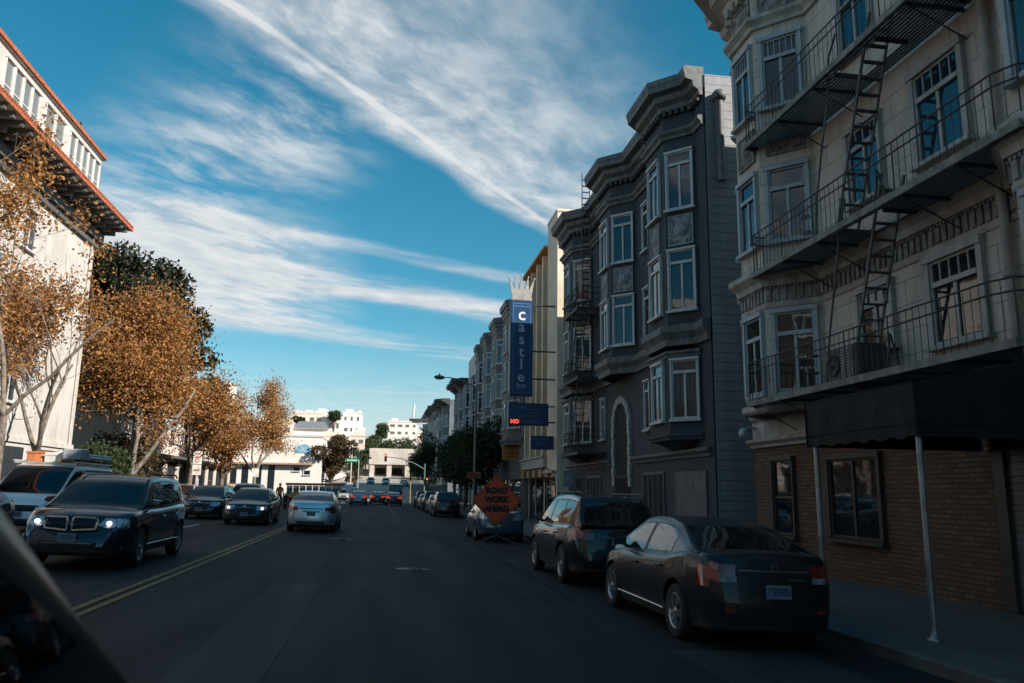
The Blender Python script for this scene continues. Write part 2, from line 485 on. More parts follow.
xs_all = [-1500,-400,-150,-60,-30,-13,-6,0,5.75,9.6,30,60,150,400,1500]
tag(sheet('ground', xs_all, -.03, M_earth), kind='structure')
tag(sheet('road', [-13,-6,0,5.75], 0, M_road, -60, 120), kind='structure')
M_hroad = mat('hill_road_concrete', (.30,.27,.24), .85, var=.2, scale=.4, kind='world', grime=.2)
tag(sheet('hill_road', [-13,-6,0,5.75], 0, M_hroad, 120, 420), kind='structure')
# the street that crosses at the lights
tag(sheet('cross_road', [-120,-60,-30,-13], 0.0, M_road, 100, 115), kind='structure')
tag(sheet('cross_road', [5.75,9.6,30,60,120], 0.0, M_road, 100, 115), kind='structure')
def pavement(name, x0, x1, y0, y1, kerb_x):
    b = MB(); ys = [y for y in YROWS if y0 <= y <= y1]
    kw = .15; sgn = 1 if x1 > x0 else -1
    xa = kerb_x; xb = kerb_x + sgn*kw; prof = [(xa, -.12), (xa, .125), (xa+sgn*.02, .14), (xb, .14)]
    zs = lambda x, y, d: zg(kerb_x, y) + d + (zg(x, y)-zg(kerb_x, y))*.35
    rows = []
    for y in ys:
        rows.append([(x, y, zs(x, y, d)) for x, d in prof] + [(xb, y, zs(xb, y, .1405)), ((xb+x1)/2, y, zs((xb+x1)/2, y, .1405)), (x1, y, zs(x1, y, .1405))])
    k = len(rows[0]); vs = [p for r in rows for p in r]
    for i in range(len(ys)-1):
        for j in range(k-1):
            pass
    fk = [(i*k+j, i*k+j+1, (i+1)*k+j+1, (i+1)*k+j) for i in range(len(ys)-1) for j in range(3)]
    fw = [(i*k+j, i*k+j+1, (i+1)*k+j+1, (i+1)*k+j) for i in range(len(ys)-1) for j in range(4, k-1)]
    b.add(vs, fk, 1); b.add(vs, fw, 0)
    b.add([rows[0][0], rows[0][3], rows[0][-1], (x1, ys[0], rows[0][0][2])], [(0,1,2,3)], 1)
    b.add([rows[-1][0], rows[-1][3], rows[-1][-1], (x1, ys[-1], rows[-1][0][2])], [(0,1,2,3)], 1)
    return tag(b.build(name, [M_walk, M_kerb]), kind='structure')
pavement('pavement', 5.75, 9.75, -60, 100, 5.75)
pavement('pavement', 5.75, 9.75, 115, 215, 5.75)
pavement('pavement', -13, -17.6, -60, 100, -13)
pavement('pavement', -13, -17.6, 115, 215, -13)
def rib(name, x0, x1, m, dz, y0, y1, step=5.0):
    ys = []; y = y0
    while y < y1: ys.append(y); y += step
    ys.append(y1)
    return tag(sheet(name, [x0, x1], dz, m, rows=ys), kind='structure')
rib('road_patch', -1.72, -.92, M_patch, .004, 6.0, 14.4); rib('road_patch', 2.2, 3.1, M_patch2, .004, 13, 38)
rib('road_patch', -.5, 1.3, M_patch2, .004, 34, 41); rib('road_patch', -3.2, -2.2, M_patch, .004, 44, 60)
rib('road_patch', 3.3, 4.9, M_patch, .004, 5.0, 9.0)
M_tar = mat('tar_seam', (.007,.007,.0075), .95, var=.2, kind='world', spec=.05)
M_lidm = mat('manhole_iron', (.03,.03,.031), .5, .6, var=.3, scale=8, kind='world', bmp=.4)
for i, (x0, x1, y0, y1) in enumerate(((3.14,3.165,13,34),(-.53,-.51,33.8,41.2))): rib('tar_seam', x0, x1, M_tar, .0075, y0, y1)
for x, y, r in ((.75,17.5,.36),(-1.2,27,.34),(-5.2,12.6,.36),(1.9,46,.36)):
    b = MB(); b.lathe((x,y,zg(x,y)+.003),(.03,0,1),[(r,0),(r,.008),(r*.88,.008),(r*.86,.004),(r*.8,.004),(r*.78,.008),(0,.009)],28)
    for k in range(-3,4): b.box(x-r*.6,y+k*r*.2-.012,zg(x,y)+.009,x+r*.6,y+k*r*.2+.012,zg(x,y)+.015)
    tag(b.build('manhole_cover', M_lidm), kind='structure')
for x in (-3.76, -3.55): rib('yellow_centre_line', x, x+.10, M_yellow, .009, -10, 96)
for k in range(-1, 11): rib('white_lane_line', -6.95, -6.85, M_white, .009, 3.2+k*9, 6.2+k*9, 3)
for k in range(3, 10): rib('white_lane_line', .95, 1.03, M_white, .009, 34+k*7, 35.6+k*7, 1.6)
rib('stop_line', -3.4, 5.4, M_white, .009, 96.2, 96.6)
rib('crosswalk_line', -12.8, 5.6, M_white, .009, 98.2, 98.55); rib('crosswalk_line', -12.8, 5.6, M_white, .009, 101.6, 101.95)

# ================================================================== buildings: shared bits
M_wht = mat('window_white_paint', (.52,.53,.53), .5, var=.1, kind='world')
M_wbl = mat('window_greyblue_paint', (.36,.40,.43), .55, var=.12, kind='world')
M_ladder = mat('ladder_worn_iron', (.085,.088,.09), .6, var=.4, scale=7, kind='world')
M_wgr = mat('window_stone_grey_paint', (.37,.365,.355), .6, var=.15, kind='world', grime=.3)
M_iron = mat('fire_escape_iron', (.035,.036,.038), .6, var=.3, scale=8, kind='world')
M_ironl = mat('fire_escape_worn_edge', (.20,.195,.18), .75, var=.35, scale=5, kind='world', grime=.5)
M_roof = mat('flat_roof_felt', (.10,.10,.10), .9, var=.25, scale=.6, kind='world')
G_dark = glass('glass_dark'); G_cur = glass('glass_curtain', curtain=(.055,.10,.125)); G_blind = glass('glass_blind', curtain=(.17,.18,.17))
G_blue = glass('glass_clear', (.01,.03,.05), .02)
M_black = mat('black_void', (.012,.012,.013), .8)
YU = V((0,-1,0))          # "right" for somebody looking at a wall on the right hand pavement

def win_xf(P, U):
    U = V(U).normalized(); n = U.cross(Z)
    m = Matrix((U, n, Z)).transposed().to_4x4(); m.translation = V(P); return m
def window(bld, P, U, w, h, fm, gm, transom=.24, mull=True, casing=.085, depth=.10, sill=True, bars=0, label=None, single=False, name='window', hung=False):
    """P: lower left corner on the wall as seen from outside"""
    xf = win_xf(P, U); f = MB(xf); c = casing
    f.box(-c, 0.003, -.01, 0, depth, h+c); f.box(w, 0.003, -.01, w+c, depth, h+c)
    f.box(-c-.02, 0.004, h, w+c+.02, depth+.03, h+c+.02)
    if sill: f.box(-c-.05, 0.004, -.09, w+c+.05, depth+.07, -.012)
    else: f.box(-c, 0.004, -c, w+c, depth-.01, -.012)
    s = .045; d2 = depth*.6
    f.box(.001, .003, 0, s, d2, h-.001); f.box(w-s, .003, 0, w-.001, d2, h-.001)
    f.box(s, .003, .001, w-s, d2-.004, s+.01); f.box(s, .003, h-s, w-s, d2-.004, h-.001)
    zt = h
    if transom:
        zt = h*(1-transom); f.box(s, .003, zt-.05, w-s, d2+.02, zt+.045)
        for k in range(1, bars+1): f.box(w*k/(bars+1)-.012, .003, zt+.045, w*k/(bars+1)+.012, d2-.012, h-s)
    if mull: f.box(w/2-.035, .003, s+.01, w/2+.035, d2-.008, zt-.05)
    if hung: f.box(s, .003, zt*.5-.03, w-s, d2-.006, zt*.5+.03)
    if single:
        f.add([(s,.02,s),(w-s,.02,s),(w-s,.02,h-s),(s,.02,h-s)], [(0,1,2,3)], 1)
        o = bld.part(f, name, [fm, gm])
        return o
    o = bld.part(f, name, fm)
    g = MB(xf); g.add([(s,.02,s),(w-s,.02,s),(w-s,.02,h-s),(s,.02,h-s)], [(3,2,1,0)])
    bld.part(g, 'pane', gm, parent=o)
    if label: o['label'] = label
    return o
def seg(path, i):
    """wall segment i of an outline as (left end as seen from outside, unit right vector, length)"""
    a = V((path[i][0], path[i][1], 0)); b = V((path[i+1][0], path[i+1][1], 0))
    return b, (a-b).normalized(), (a-b).length
def seg_window(bld, path, i, z, w, h, fm, gm, at=.5, **k):
    l, u, ln = seg(path, i); return window(bld, l + u*(ln*at - w/2) + Z*z, u, w, h, fm, gm, **k)
def panel(mb, path, i, z, w, h, at=.5, m=0):
    """a plaster cartouche: framed panel with a round boss and scrolls"""
    l, u, ln = seg(path, i); mb.xf = win_xf(l + u*(ln*at - w/2) + Z*z, u)
    mb.box(0,.002,0,w,.03,h,m)
    t = .05
    for q in ((0,.03,0,w,.06,t),(0,.03,h-t,w,.06,h),(0,.03,t,t,.06,h-t),(w-t,.03,t,w,.06,h-t)): mb.box(q[0],q[1]-.004,q[2],q[3],q[4],q[5],m)
    mb.lathe((w/2,.028,h*.52),(0,1,0),[(min(w,h)*.30,0),(min(w,h)*.28,.035),(min(w,h)*.20,.03),(min(w,h)*.18,.06),(min(w,h)*.10,.085),(.001,.09)],16,m)
    for s in (-1,1):
        for a in range(7):
            t0 = a/6*math.pi; x = w/2 + s*(w*.36 + .05*math.sin(t0*2)); zz = h*(.14+.72*a/6)
            mb.lathe((x,.026,zz),(0,1,0),[(.055,0),(.045,.03),(.001,.045)],8,m)
        mb.lathe((w/2+s*w*.2,.026,h*.14),(0,1,0),[(.08,0),(.06,.04),(.001,.05)],8,m)
    mb.xf = None
def beads(mb, path, z0, z1, step, w, out, m=0):
    """a row of small blocks (dentils, egg and dart) along an outline"""
    for i in range(len(path)-1):
        l, u, ln = seg(path, i); k = max(1, int(ln/step)); mb.xf = win_xf(l, u)
        for j in range(k):
            x = (j+.5)*ln/k
            mb.box(x-w/2, .004, z0, x+w/2, out, z1, m)
    mb.xf = None
def cornice(z0, z1, out):
    h = z1-z0
    return [(-.05,z0),(out*.18,z0),(out*.22,z0+h*.18),(out*.5,z0+h*.3),(out*.55,z0+h*.5),(out*.92,z0+h*.56),(out*.95,z0+h*.74),(out,z0+h*.8),(out,z0+h*.97),(out*.9,z1),(-.05,z1)]
def belt(z0, z1, out):
    h = z1-z0
    return [(-.05,z0),(out*.4,z0),(out*.5,z0+h*.3),(out*.8,z0+h*.5),(out,z0+h*.62),(out,z0+h*.9),(out*.8,z1),(-.05,z1)]
def solid(path, back, z0, z1):
    b = MB(); poly = [(p[0],p[1],z0) for p in path] + [(back, path[-1][1], z0), (back, path[0][1], z0)]
    return b.prism(poly, (0,0,z1-z0))
def railing(mb, pts, h, rails=(1.0,.78), step=.16, r=.016, m=0):
    pts = [V(p) for p in pts]
    for f in rails: mb.tube([p + Z*h*f for p in pts], r, 6, m)
    for a, b in zip(pts[:-1], pts[1:]):
        n = max(1, int((b-a).length/step))
        for k in range(n+1):
            q = a + (b-a)*k/n; mb.tube([q, q+Z*h], .0075 if k % 8 else .015, 4, m, cap=False)
def grating(mb, x0, x1, y0, y1, z, hole=None, m=0, edge=1):
    k = int((x1-x0)/.085)
    for i in range(k+1):
        x = x0 + .06 + (x1-x0-.12)*i/k
        if hole and hole[0] < x < hole[1]:
            mb.box(x-.02, y0, z-.03, x+.02, hole[2], z, m); mb.box(x-.02, hole[3], z-.03, x+.02, y1, z, m)
        else: mb.box(x-.02, y0, z-.03, x+.02, y1, z, m)
    n = int((y1-y0)/1.3)
    for i in range(n+1):
        y = y0 + .03 + (y1-y0-.06)*i/n
        if hole and hole[2] < y < hole[3]: continue
        mb.box(x0+.05, y-.03, z-.085, x1, y+.03, z-.032, m)
        mb.bar((x0+.15, y, z-.09), (x1, y, z-.6), .02, m=m)
    mb.box(x0-.01, y0, z-.10, x0+.045, y1, z+.03, edge)
    mb.box(x0+.05, y0-.02, z-.09, x1, y0+.02, z+.02, edge); mb.box(x0+.05, y1-.02, z-.09, x1, y1+.02, z+.02, edge)
    if hole:
        for y in hole[2:]: mb.box(hole[0], y-.02, z-.08, hole[1], y+.02, z+.01, m)
def ladder(mb, a, b, wx=.45, n=13, m=0, hand=True):
    a = V(a); b = V(b)
    for s in (0, wx):
        o = V((s,0,0)); mb.bar(a+o, b+o, .035, .06, m)
    for k in range(1, n):
        p = a + (b-a)*k/n; mb.box(p.x+.02, p.y-.055, p.z-.011, p.x+wx-.02, p.y+.055, p.z+.011, m)
    if hand:
        for s in (-.03, wx+.03):
            o = V((s,0,0)); mb.tube([a+o+V((0,.25,.35)), a+o+V((0,.2,.85)), b+o+V((0,.25,.55)), b+o+V((0,-.05,.9)), b+o+V((0,-.3,.9))], .016, 6, m)

# ================================================================== the beige apartment building on the right
bA = B('apartment_building', 'beige stone-faced apartment building with iron fire escapes above a brick ground floor', 'building', (14, 9, -.15))
M_stone = block_wall('beige_stone_blocks', (.56,.50,.44), (.60,.54,.48), (.29,.255,.225), 1.15, .47, .012, .8, .5, .5, .55)
M_trimA = mat('beige_plaster_trim', (.42,.39,.36), .8, var=.2, scale=3, bmp=.3, kind='world', grime=.5)
M_trimB = mat('grey_plaster_relief', (.26,.25,.24), .85, var=.35, scale=6, bmp=.4, kind='world', grime=.6)
M_brick = block_wall('brown_brick', (.20,.10,.05), (.10,.05,.03), (.045,.036,.03), .25, .085, .014, .85, .7, .5, .35)
PA = [(9.6,-2),(9.6,7.1),(8.7,8.0),(8.7,9.3),(9.6,10.2),(9.6,15.85),(8.7,16.75),(8.7,17.95),(9.6,18.85),(9.6,19.5)]
bA.part(solid(PA, 22, 3.62, 14.6), 'wall', M_stone)
bA.part(MB().box(9.6,-2,-.4,22,19.5,2.9), 'brick_wall', M_brick)
b = MB().box(9.585,-2,2.9,22.01,19.52,3.62); b.sweep([(9.6,-2),(9.6,19.5)], belt(2.82,3.04,.22)); bA.part(b, 'ledge', M_trimA)
bA.part(MB().sweep(PA, [(-.05,3.5),(.06,3.5),(.12,3.56),(.12,3.68),(.04,3.72),(-.05,3.72)]), 'sill_course', M_trimA)
b = MB().sweep(PA, belt(6.40,6.86,.30)); b.sweep(PA, [(-.03,5.90),(.035,5.90),(.05,5.94),(.05,5.985),(.03,6.02),(.03,6.40),(-.03,6.40)])
bA.part(b, 'belt_course', M_trimA)
b = MB(); beads(b, PA, 6.05, 6.33, .17, .10, .075); beads(b, PA, 6.335, 6.40, .085, .05, .09); bA.part(b, 'relief_band', M_trimB)
b = MB().sweep(PA, belt(13.0,13.32,.22)); bA.part(b, 'belt_course', M_trimA)
b = MB().sweep(PA, cornice(14.2,15.25,.95)); beads(b, PA, 14.02, 14.26, .26, .13, .2); bA.part(b, 'cornice', M_trimA)
bA.part(MB().box(9.9,-1.9,14.59,21.9,19.4,15.0), 'roof', M_roof)
b = MB()
for i in (5,6,1,2,7):
    for z, f, h in ((9.62,.72,.86),(13.38,.8,.6)):
        l,u,ln = seg(PA,i); b = MB(); panel(b, PA, i, z, ln*f, h); bA.part(b, 'cartouche_panel', M_trimB)
for q in (.25,.75):
    b = MB(); panel(b, PA, 4, 13.38, 1.6, .6, q); bA.part(b, 'cartouche_panel', M_trimB)
for (z, h, fm) in ((3.95,1.80,M_wbl),(7.48,1.75,M_trimA),(10.85,1.75,M_trimA)):
    low = z < 5
    for i in (1,2,5,6,7):
        seg_window(bA, PA, i, z, .86 if i not in (2,6) else .80, h, M_wbl, G_cur if not low else G_dark, transom=.27, bars=5 if z > 10 else 0, sill=not low)
for (z, h, z2, h2, g1, g2) in ((4.5,1.2,4.25,1.5,G_blind,G_dark),(7.62,1.58,7.64,1.7,G_blue,G_blue),(10.9,1.65,10.95,1.65,G_blue,G_blue)):
    window(bA, (9.6,14.45,z), YU, 1.02, h, M_wgr, g1, transom=.25, bars=3)
    window(bA, (9.6,12.28,z2), YU, 1.16, h2, M_wgr, g2, transom=.28, bars=4, casing=.12)
for y in (5.6, 3.2, 1.0):
    for z in (4.3, 7.6, 10.9): window(bA, (9.6,y,z), YU, 1.1, 1.6, M_wbl, G_dark, transom=.26)
# ground floor openings
window(bA, (9.6,15.95,.78), YU, 1.72, 1.62, mat('brown_sash',(.055,.038,.028),.6), G_dark, transom=0, mull=True, casing=.10, hung=False, sill=True)
window(bA, (9.6,18.45,.72), YU, .95, 1.75, MATS['brown_sash'], G_dark, transom=.0, mull=False, hung=True, casing=.06)
b = MB()
for k in range(24): b.box(9.575, 8.1, -.02+k*.105, 9.598-.004*(k%2), 11.0, .075+k*.105)
bA.part(b, 'roller_shutter', mat('shutter_grey_steel', (.13,.135,.14), .5, .3, kind='world'))
b = MB(); b.box(9.50,10.98,-.05,9.597,11.2,2.6); b.box(9.50,7.9,-.05,9.597,8.08,2.6); b.box(9.50,7.9,2.6,9.597,11.2,2.8); bA.part(b, 'door_surround', mat('dark_door_paint', (.04,.035,.03), .5))
# fire escape
for n_, z, y0, y1, hole in (('a',3.74,9.2,17.25,None),('b',6.70,8.75,16.75,(8.62,9.28,12.15,13.35)),('c',9.95,9.4,16.85,(8.62,9.28,12.0,13.3))):
    b = MB(); grating(b, 8.36, 9.58, y0, y1, z, hole); bA.part(b, 'fire_escape_platform', [M_iron, M_ironl])
    b = MB(); railing(b, [(9.5,y1-.02,z+.03),(8.5,y1-.02,z+.03),(8.38,y1-.12,z+.03),(8.38,y0+.45,z+.03),(8.52,y0+.12,z+.03),(8.8,y0+.02,z+.03),(9.5,y0+.02,z+.03)], .88); bA.part(b, 'fire_escape_railing', M_iron)
b = MB(); ladder(b, (8.70,13.75,6.72), (8.70,12.2,10.6), .45, 14, hand=False)
b.tube([(8.62,14.35,6.75),(8.62,14.25,7.6),(8.62,13.95,8.6),(8.62,13.6,9.6),(8.62,13.5,10.4),(8.62,13.2,10.75)], .022, 6)
for z in (7.2, 8.1, 9.0): b.tube([(9.15,14.0-(z-7.2)*.3,z),(9.55,14.0-(z-7.2)*.3,z+.05)], .012, 4)
bA.part(b, 'fire_escape_ladder', M_ladder)
b = MB(); ladder(b, (8.72,13.6,3.76), (8.72,12.25,7.4), .45, 13, hand=False)
b.tube([(8.64,14.3,3.8),(8.64,14.1,4.8),(8.64,13.8,5.8),(8.64,13.55,6.7),(8.64,13.3,7.3)], .022, 6)
bA.part(b, 'fire_escape_ladder', M_ladder)
for z in (6.72, 3.76):      # the little A shaped props and scroll brackets
    b = MB(); b.bar((8.5,12.2,z+.0),(8.5,12.05,z+.62),.03); b.bar((8.5,11.85,z),(8.5,12.05,z+.62),.03); bA.part(b, 'prop', M_iron)
    for k in range(2):
        b = MB(); b.tube([(8.55+.1*math.cos(t*.7)*(1-t/14), 14.55+.22*math.sin(t*.7)*(1-t/14), z+.3+k*.35) for t in range(14)], .012, 4); bA.part(b, 'scroll', M_iron)
# rainwater pipe, flagpole bracket, wall lamp
b = MB(); b.tube([(9.48,10.42,3.7),(9.48,10.42,14.1)], .075, 12)
for z in (5,7.4,9.8,12.2): b.lathe((9.48,10.42,z),(0,0,1),[(.075,0),(.095,.01),(.095,.07),(.075,.08)],12)
bA.part(b, 'drainpipe', M_trimA)
b = MB(); b.tube([(9.55,11.15,10.05),(9.25,11.1,10.1),(9.0,10.95,10.35)], .05, 8); b.lathe((9.02,10.95,10.35),(0,0,1),[(.0,0),(.09,.0),(.11,.05),(.04,.09),(.03,.35),(.12,.38),(.12,.42),(0,.43)],12)
b.tube([(9.55,10.75,9.95),(9.1,10.75,9.98),(8.9,10.75,9.98)], .045, 8)
bA.part(b, 'flagpole_bracket', M_iron)
b = MB(); b.tube([(9.6,19.3,3.32),(9.35,19.3,3.36),(9.22,19.3,3.28)], .03, 8); b.lathe((9.22,19.3,3.1),(0,0,1),[(.0,-.03),(.09,-.02),(.12,.05),(.11,.16),(.05,.24),(0,.25)],14)
bA.part(b, 'wall_lamp', mat('lamp_pale_metal', (.35,.42,.46), .35, .4))
# things at rest on its fire escape
t = thing('air_conditioner', 'dark louvred air conditioner box standing on the lowest fire escape platform', 'air conditioner', (8.95, 13.75, 3.745))
b = MB(); b.bbox(-.32,-.52,.05,.32,.52,.72,.03); b.box(-.3,-.48,0,-.2,.48,.05); b.box(.2,-.48,0,.3,.48,.05); b.build('casing', mat('ac_dark_casing',(.045,.047,.05),.5), t)
b = MB()
for k in range(11): b.obox((-.332,-.2,.13+k*.052),(.012,0,.01),(0,.20,0),(0,0,.012))
b.build('louvre_panel', mat('ac_grey_louvre',(.25,.26,.27),.5), t)
b = MB(); b.lathe((-.322,.27,.38),(-1,0,0),[(.21,0),(.21,.03),(.19,.03),(.18,.01),(.03,.01),(.03,.03),(0,.03)],20); b.build('fan_guard', M_iron, t)

# entrance canopy out to the kerb, on two poles
t = thing('entrance_canopy', 'black fabric entrance canopy reaching from the brick wall to the kerb on steel poles', 'canopy', (6.5, 10.4, -.03))
Mf = mat('black_awning_cloth', (.010,.010,.011), .9, var=.3, scale=5, bmp=.3, bscale=60)
b = MB(); x0, x1, ya, yb = -.0, 3.02, -1.55, 1.02; zl, ze, zr = 2.40, 3.08, 3.68
n = 14      # a sagging cloth: a sloping top, a front and two sides, each with soft folds
def cloth(fn, nu, nv, th):
    a = [fn(u/nu, v/nv) for u in range(nu+1) for v in range(nv+1)]; k = nv+1
    c = [p + th for p in a]; m_ = len(a); fs = []
    for u in range(nu):
        for v in range(nv):
            q = (u*k+v, u*k+v+1, (u+1)*k+v+1, (u+1)*k+v); fs.append(q); fs.append(tuple(m_+w for w in reversed(q)))
    b.add(a+c, fs, 0, True)
wave = lambda t, k, a: a*math.sin(t*k)
cloth(lambda u, v: V((x0+(x1-x0)*u, ya+(yb-ya)*v, ze+(zr-ze)*u - .035*math.sin(math.pi*((u*3)%1))*math.sin(math.pi*v) - .02*abs(math.sin(v*9.4)))), 24, 18, V((0,0,-.012)))
cloth(lambda u, v: V((x0 - .012*math.sin(v*2.2)*math.sin(u*24), ya+(yb-ya)*u, ze - (ze-zl)*v + (.02*math.sin(u*40) if v > .99 else 0))), 40, 8, V((.012,0,0)))
for yy_, sg_ in ((ya,-1),(yb,1)):
    cloth(lambda u, v: V((x0+(x1-x0)*u, yy_ + sg_*.014*math.sin(v*2.2)*math.sin(u*22), ze+(zr-ze)*u - (ze+(zr-ze)*u-zl)*v)), 36, 8, V((0,-sg_*.012,0)))
for q in (.0, .26, .52, .78):
    b.tube([(x0+(x1-x0)*q, ya-.008, zl),(x0+(x1-x0)*q, ya-.008, ze+(zr-ze)*q),(x0+(x1-x0)*q, yb+.008, ze+(zr-ze)*q),(x0+(x1-x0)*q, yb+.008, zl)], .011, 5)
b.tube([(x0-.012,ya,zl+.17),(x0-.012,yb,zl+.17)], .007, 5); b.tube([(x0,ya-.012,zl+.17),(x1,ya-.012,zl+.17)], .007, 5)
b.build('canopy_cloth', Mf, t, fixn=False)
Mpole = mat('galvanised_pole', (.30,.31,.32), .42, .6, var=.25, scale=6, grime=.3)
for y in (ya+.09, yb-.09):
    b = MB(); b.tube([(x0+.09,y,-.02),(x0+.09,y,zl+.6)], .038, 14); b.lathe((x0+.09,y,-.01),(0,0,1),[(.085,0),(.085,.02),(.045,.03),(.04,.12)],14)
    b.build('pole', Mpole, t)
b = MB()
for y in (ya+.04, yb-.04): b.tube([(x0+.06,y,zl+.55),(x1,y,zl+.55)], .02, 6)
for x in (x0+.06, 1.0, 2.0): b.tube([(x,ya+.04,zl+.57),(x,yb-.04,zl+.57)], .02, 6)
b.build('frame', Mpole, t)

# ================================================================== the dark grey bay-windowed building
bG = B('bay_window_building', 'dark grey three-bay apartment building with white sashes and heavy cornice', 'building', (14, 31, -.15))
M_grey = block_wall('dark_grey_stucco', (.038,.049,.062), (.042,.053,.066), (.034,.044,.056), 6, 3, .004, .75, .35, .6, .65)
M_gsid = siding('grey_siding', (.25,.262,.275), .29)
M_gtrim = mat('grey_trim', (.12,.126,.13), .6, var=.3, scale=5, kind='world', grime=.7)
M_gdark = mat('dark_cornice_soffit', (.05,.052,.056), .7, kind='world')
M_cart = mat('silver_cartouche', (.26,.275,.285), .6, var=.25, scale=6, kind='world', grime=.4)
PG = [(9.6,22.0),(9.6,22.75),(8.82,23.53),(8.82,25.3),(9.6,26.08),(9.6,28.9),(8.8,29.7),(8.8,31.3),(9.6,32.1),(9.6,35.4),(8.8,36.2),(8.8,38.2),(9.6,39.0),(9.6,40.4)]
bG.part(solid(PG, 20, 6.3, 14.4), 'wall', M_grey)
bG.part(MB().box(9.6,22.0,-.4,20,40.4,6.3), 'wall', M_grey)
for (i0, i1) in ((1,5),(9,13)):
    p = [PG[i] for i in range(i0, i1)]; b = solid(p, 9.7, 3.35, 6.0); bG.part(b, 'bay', M_grey)
    b = MB().sweep(p, belt(5.86,6.06,.12)); bG.part(b, 'bay_moulding', M_gtrim)
    b = MB(); cxm = (p[1][1]+p[2][1])/2     # the corbel that tapers back to the wall
    b.add([(9.6,p[0][1],3.35),(p[1][0],p[1][1],3.35),(p[2][0],p[2][1],3.35),(9.6,p[3][1],3.35),(9.58,cxm+.5,2.95),(9.58,cxm-.5,2.95)],[(0,1,5),(1,2,4,5),(2,3,4)])
    b.sweep(p, belt(3.28,3.46,.08)); bG.part(b, 'corbel', M_grey)
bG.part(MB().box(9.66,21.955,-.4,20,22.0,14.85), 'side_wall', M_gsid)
b = MB().sweep(PG, belt(6.22,6.86,.26)); bG.part(b, 'belt_course', M_gtrim)
b = MB().sweep(PG, belt(13.16,13.46,.20)); bG.part(b, 'belt_course', M_gtrim)
PGc = PG
b = MB().sweep(PGc, cornice(14.15,15.12,.62)); beads(b, PGc, 13.98, 14.17, .21, .11, .17, 1); bG.part(b, 'cornice', [M_gtrim, M_gdark])
b = MB().box(9.9,22.01,14.38,20,36.5,14.83); b.box(9.9,36.5,14.2,20,40.3,14.42); bG.part(b, 'roof', M_roof)
b = MB(); b.tube([(11.0,21.85,12.7),(11.0,21.85,14.0)], .05, 8); b.tube([(10.05,21.8,11.2),(10.05,21.8,13.9)], .12, 10); b.lathe((10.05,21.8,13.9),(0,0,1),[(.12,0),(.22,.03),(.22,.22),(.14,.32),(0,.36)],14); bG.part(b, 'vent_pipe', M_gtrim)
for (z, h, g) in ((10.72,1.92,(G_blue,G_dark)),(7.36,1.94,(G_blue,G_dark))):
    for i in (2,6,10): seg_window(bG, PG, i-1, z, .84, h, M_wht, g[0], transom=.2, casing=.06)
    for i in (3,7,11): seg_window(bG, PG, i-1, z, .95, h, M_wht, G_blind if z < 8 else G_blue, transom=.2, casing=.06)
    for y in (27.9, 33.4, 40.1): window(bG, (9.6,y,z), YU, .62, h-.1, M_wht, G_dark, transom=.2, mull=False, casing=.05)
for i in (2,10): seg_window(bG, PG, i-1, 3.92, .84, 1.82, M_wht, G_cur, transom=.2, casing=.06)
for i in (3,11): seg_window(bG, PG, i-1, 3.92, .95, 1.82, M_wht, G_blind, transom=.2, casing=.06)
for y in (28.0, 34.0): window(bG, (9.6,y,3.95), YU, .55, 1.75, M_wht, G_dark, transom=.2, mull=False, casing=.05)
for i in (1,2,5,6,9,10):
    b = MB(); panel(b, PG, i, 9.48, .86, 1.02); bG.part(b, 'cartouche_panel', M_cart)
# ground floor
b = MB().sweep([(9.6,22.15),(9.6,29.55)], belt(2.76,3.02,.18)); b.sweep([(9.6,32.6),(9.6,40.3)], belt(2.76,3.02,.18)); bG.part(b, 'ledge', M_gtrim)
b = MB(); ya, yb, zs, r = 30.1, 32.0, 4.3, .95; yc = (ya+yb)/2      # arched doorway with stone voussoirs
n = 14
pts_o = [(ya-.28,1.9)] + [(yc - (r+.28)*math.cos(math.pi*k/n), zs + (r+.28)*math.sin(math.pi*k/n)) for k in range(n+1)] + [(yb+.28,1.9)]
pts_i = [(ya,1.9)] + [(yc - r*math.cos(math.pi*k/n), zs + r*math.sin(math.pi*k/n)) for k in range(n+1)] + [(yb,1.9)]
for k in range(len(pts_o)-1):
    sub = 6 if k in (0, len(pts_o)-2) else 1
    for j in range(sub):
        f0, f1 = j/sub, (j+.93)/sub
        lp = lambda p, q, f: (p[0]+(q[0]-p[0])*f, p[1]+(q[1]-p[1])*f)
        a, c_, d, e = lp(pts_o[k],pts_o[k+1],f0), lp(pts_o[k],pts_o[k+1],f1), lp(pts_i[k],pts_i[k+1],f1), lp(pts_i[k],pts_i[k+1],f0)
        b.prism([(9.597,)+a,(9.597,)+c_,(9.597,)+d,(9.597,)+e], (-.09-.02*((k+j)%2),0,0))
bG.part(b, 'arch_surround', mat('arch_pale_stone', (.40,.40,.39), .7, var=.3, scale=6, kind='world'))
b = MB(); b.prism([(9.594,p[0],p[1]) for p in pts_i] , (-.012,0,0)); b.box(9.58,ya,-.1,9.594,yb,1.9); bG.part(b, 'doorway', M_black)
b = MB()
for k in range(13): b.tube([(9.55,ya+.08+k*.145,-.05),(9.55,ya+.08+k*.145,2.3)], .014, 5)
for z in (.1,1.2,2.25): b.box(9.53,ya,z,9.57,yb,z+.05)
bG.part(b, 'gate', M_iron)
M_gar = mat('garage_door_paint', (.105,.115,.125), .6, var=.2, kind='world', grime=.3)
b = MB()
for k in range(8): b.box(9.56,22.75+k*.285,-.12,9.597,23.02+k*.285,2.2)
b.box(9.55,22.6,2.2,9.596,25.15,2.34); b.box(9.55,22.6,-.12,9.596,22.74,2.2); b.box(9.55,25.03,-.12,9.596,25.15,2.2); bG.part(b, 'garage_door', M_gar)
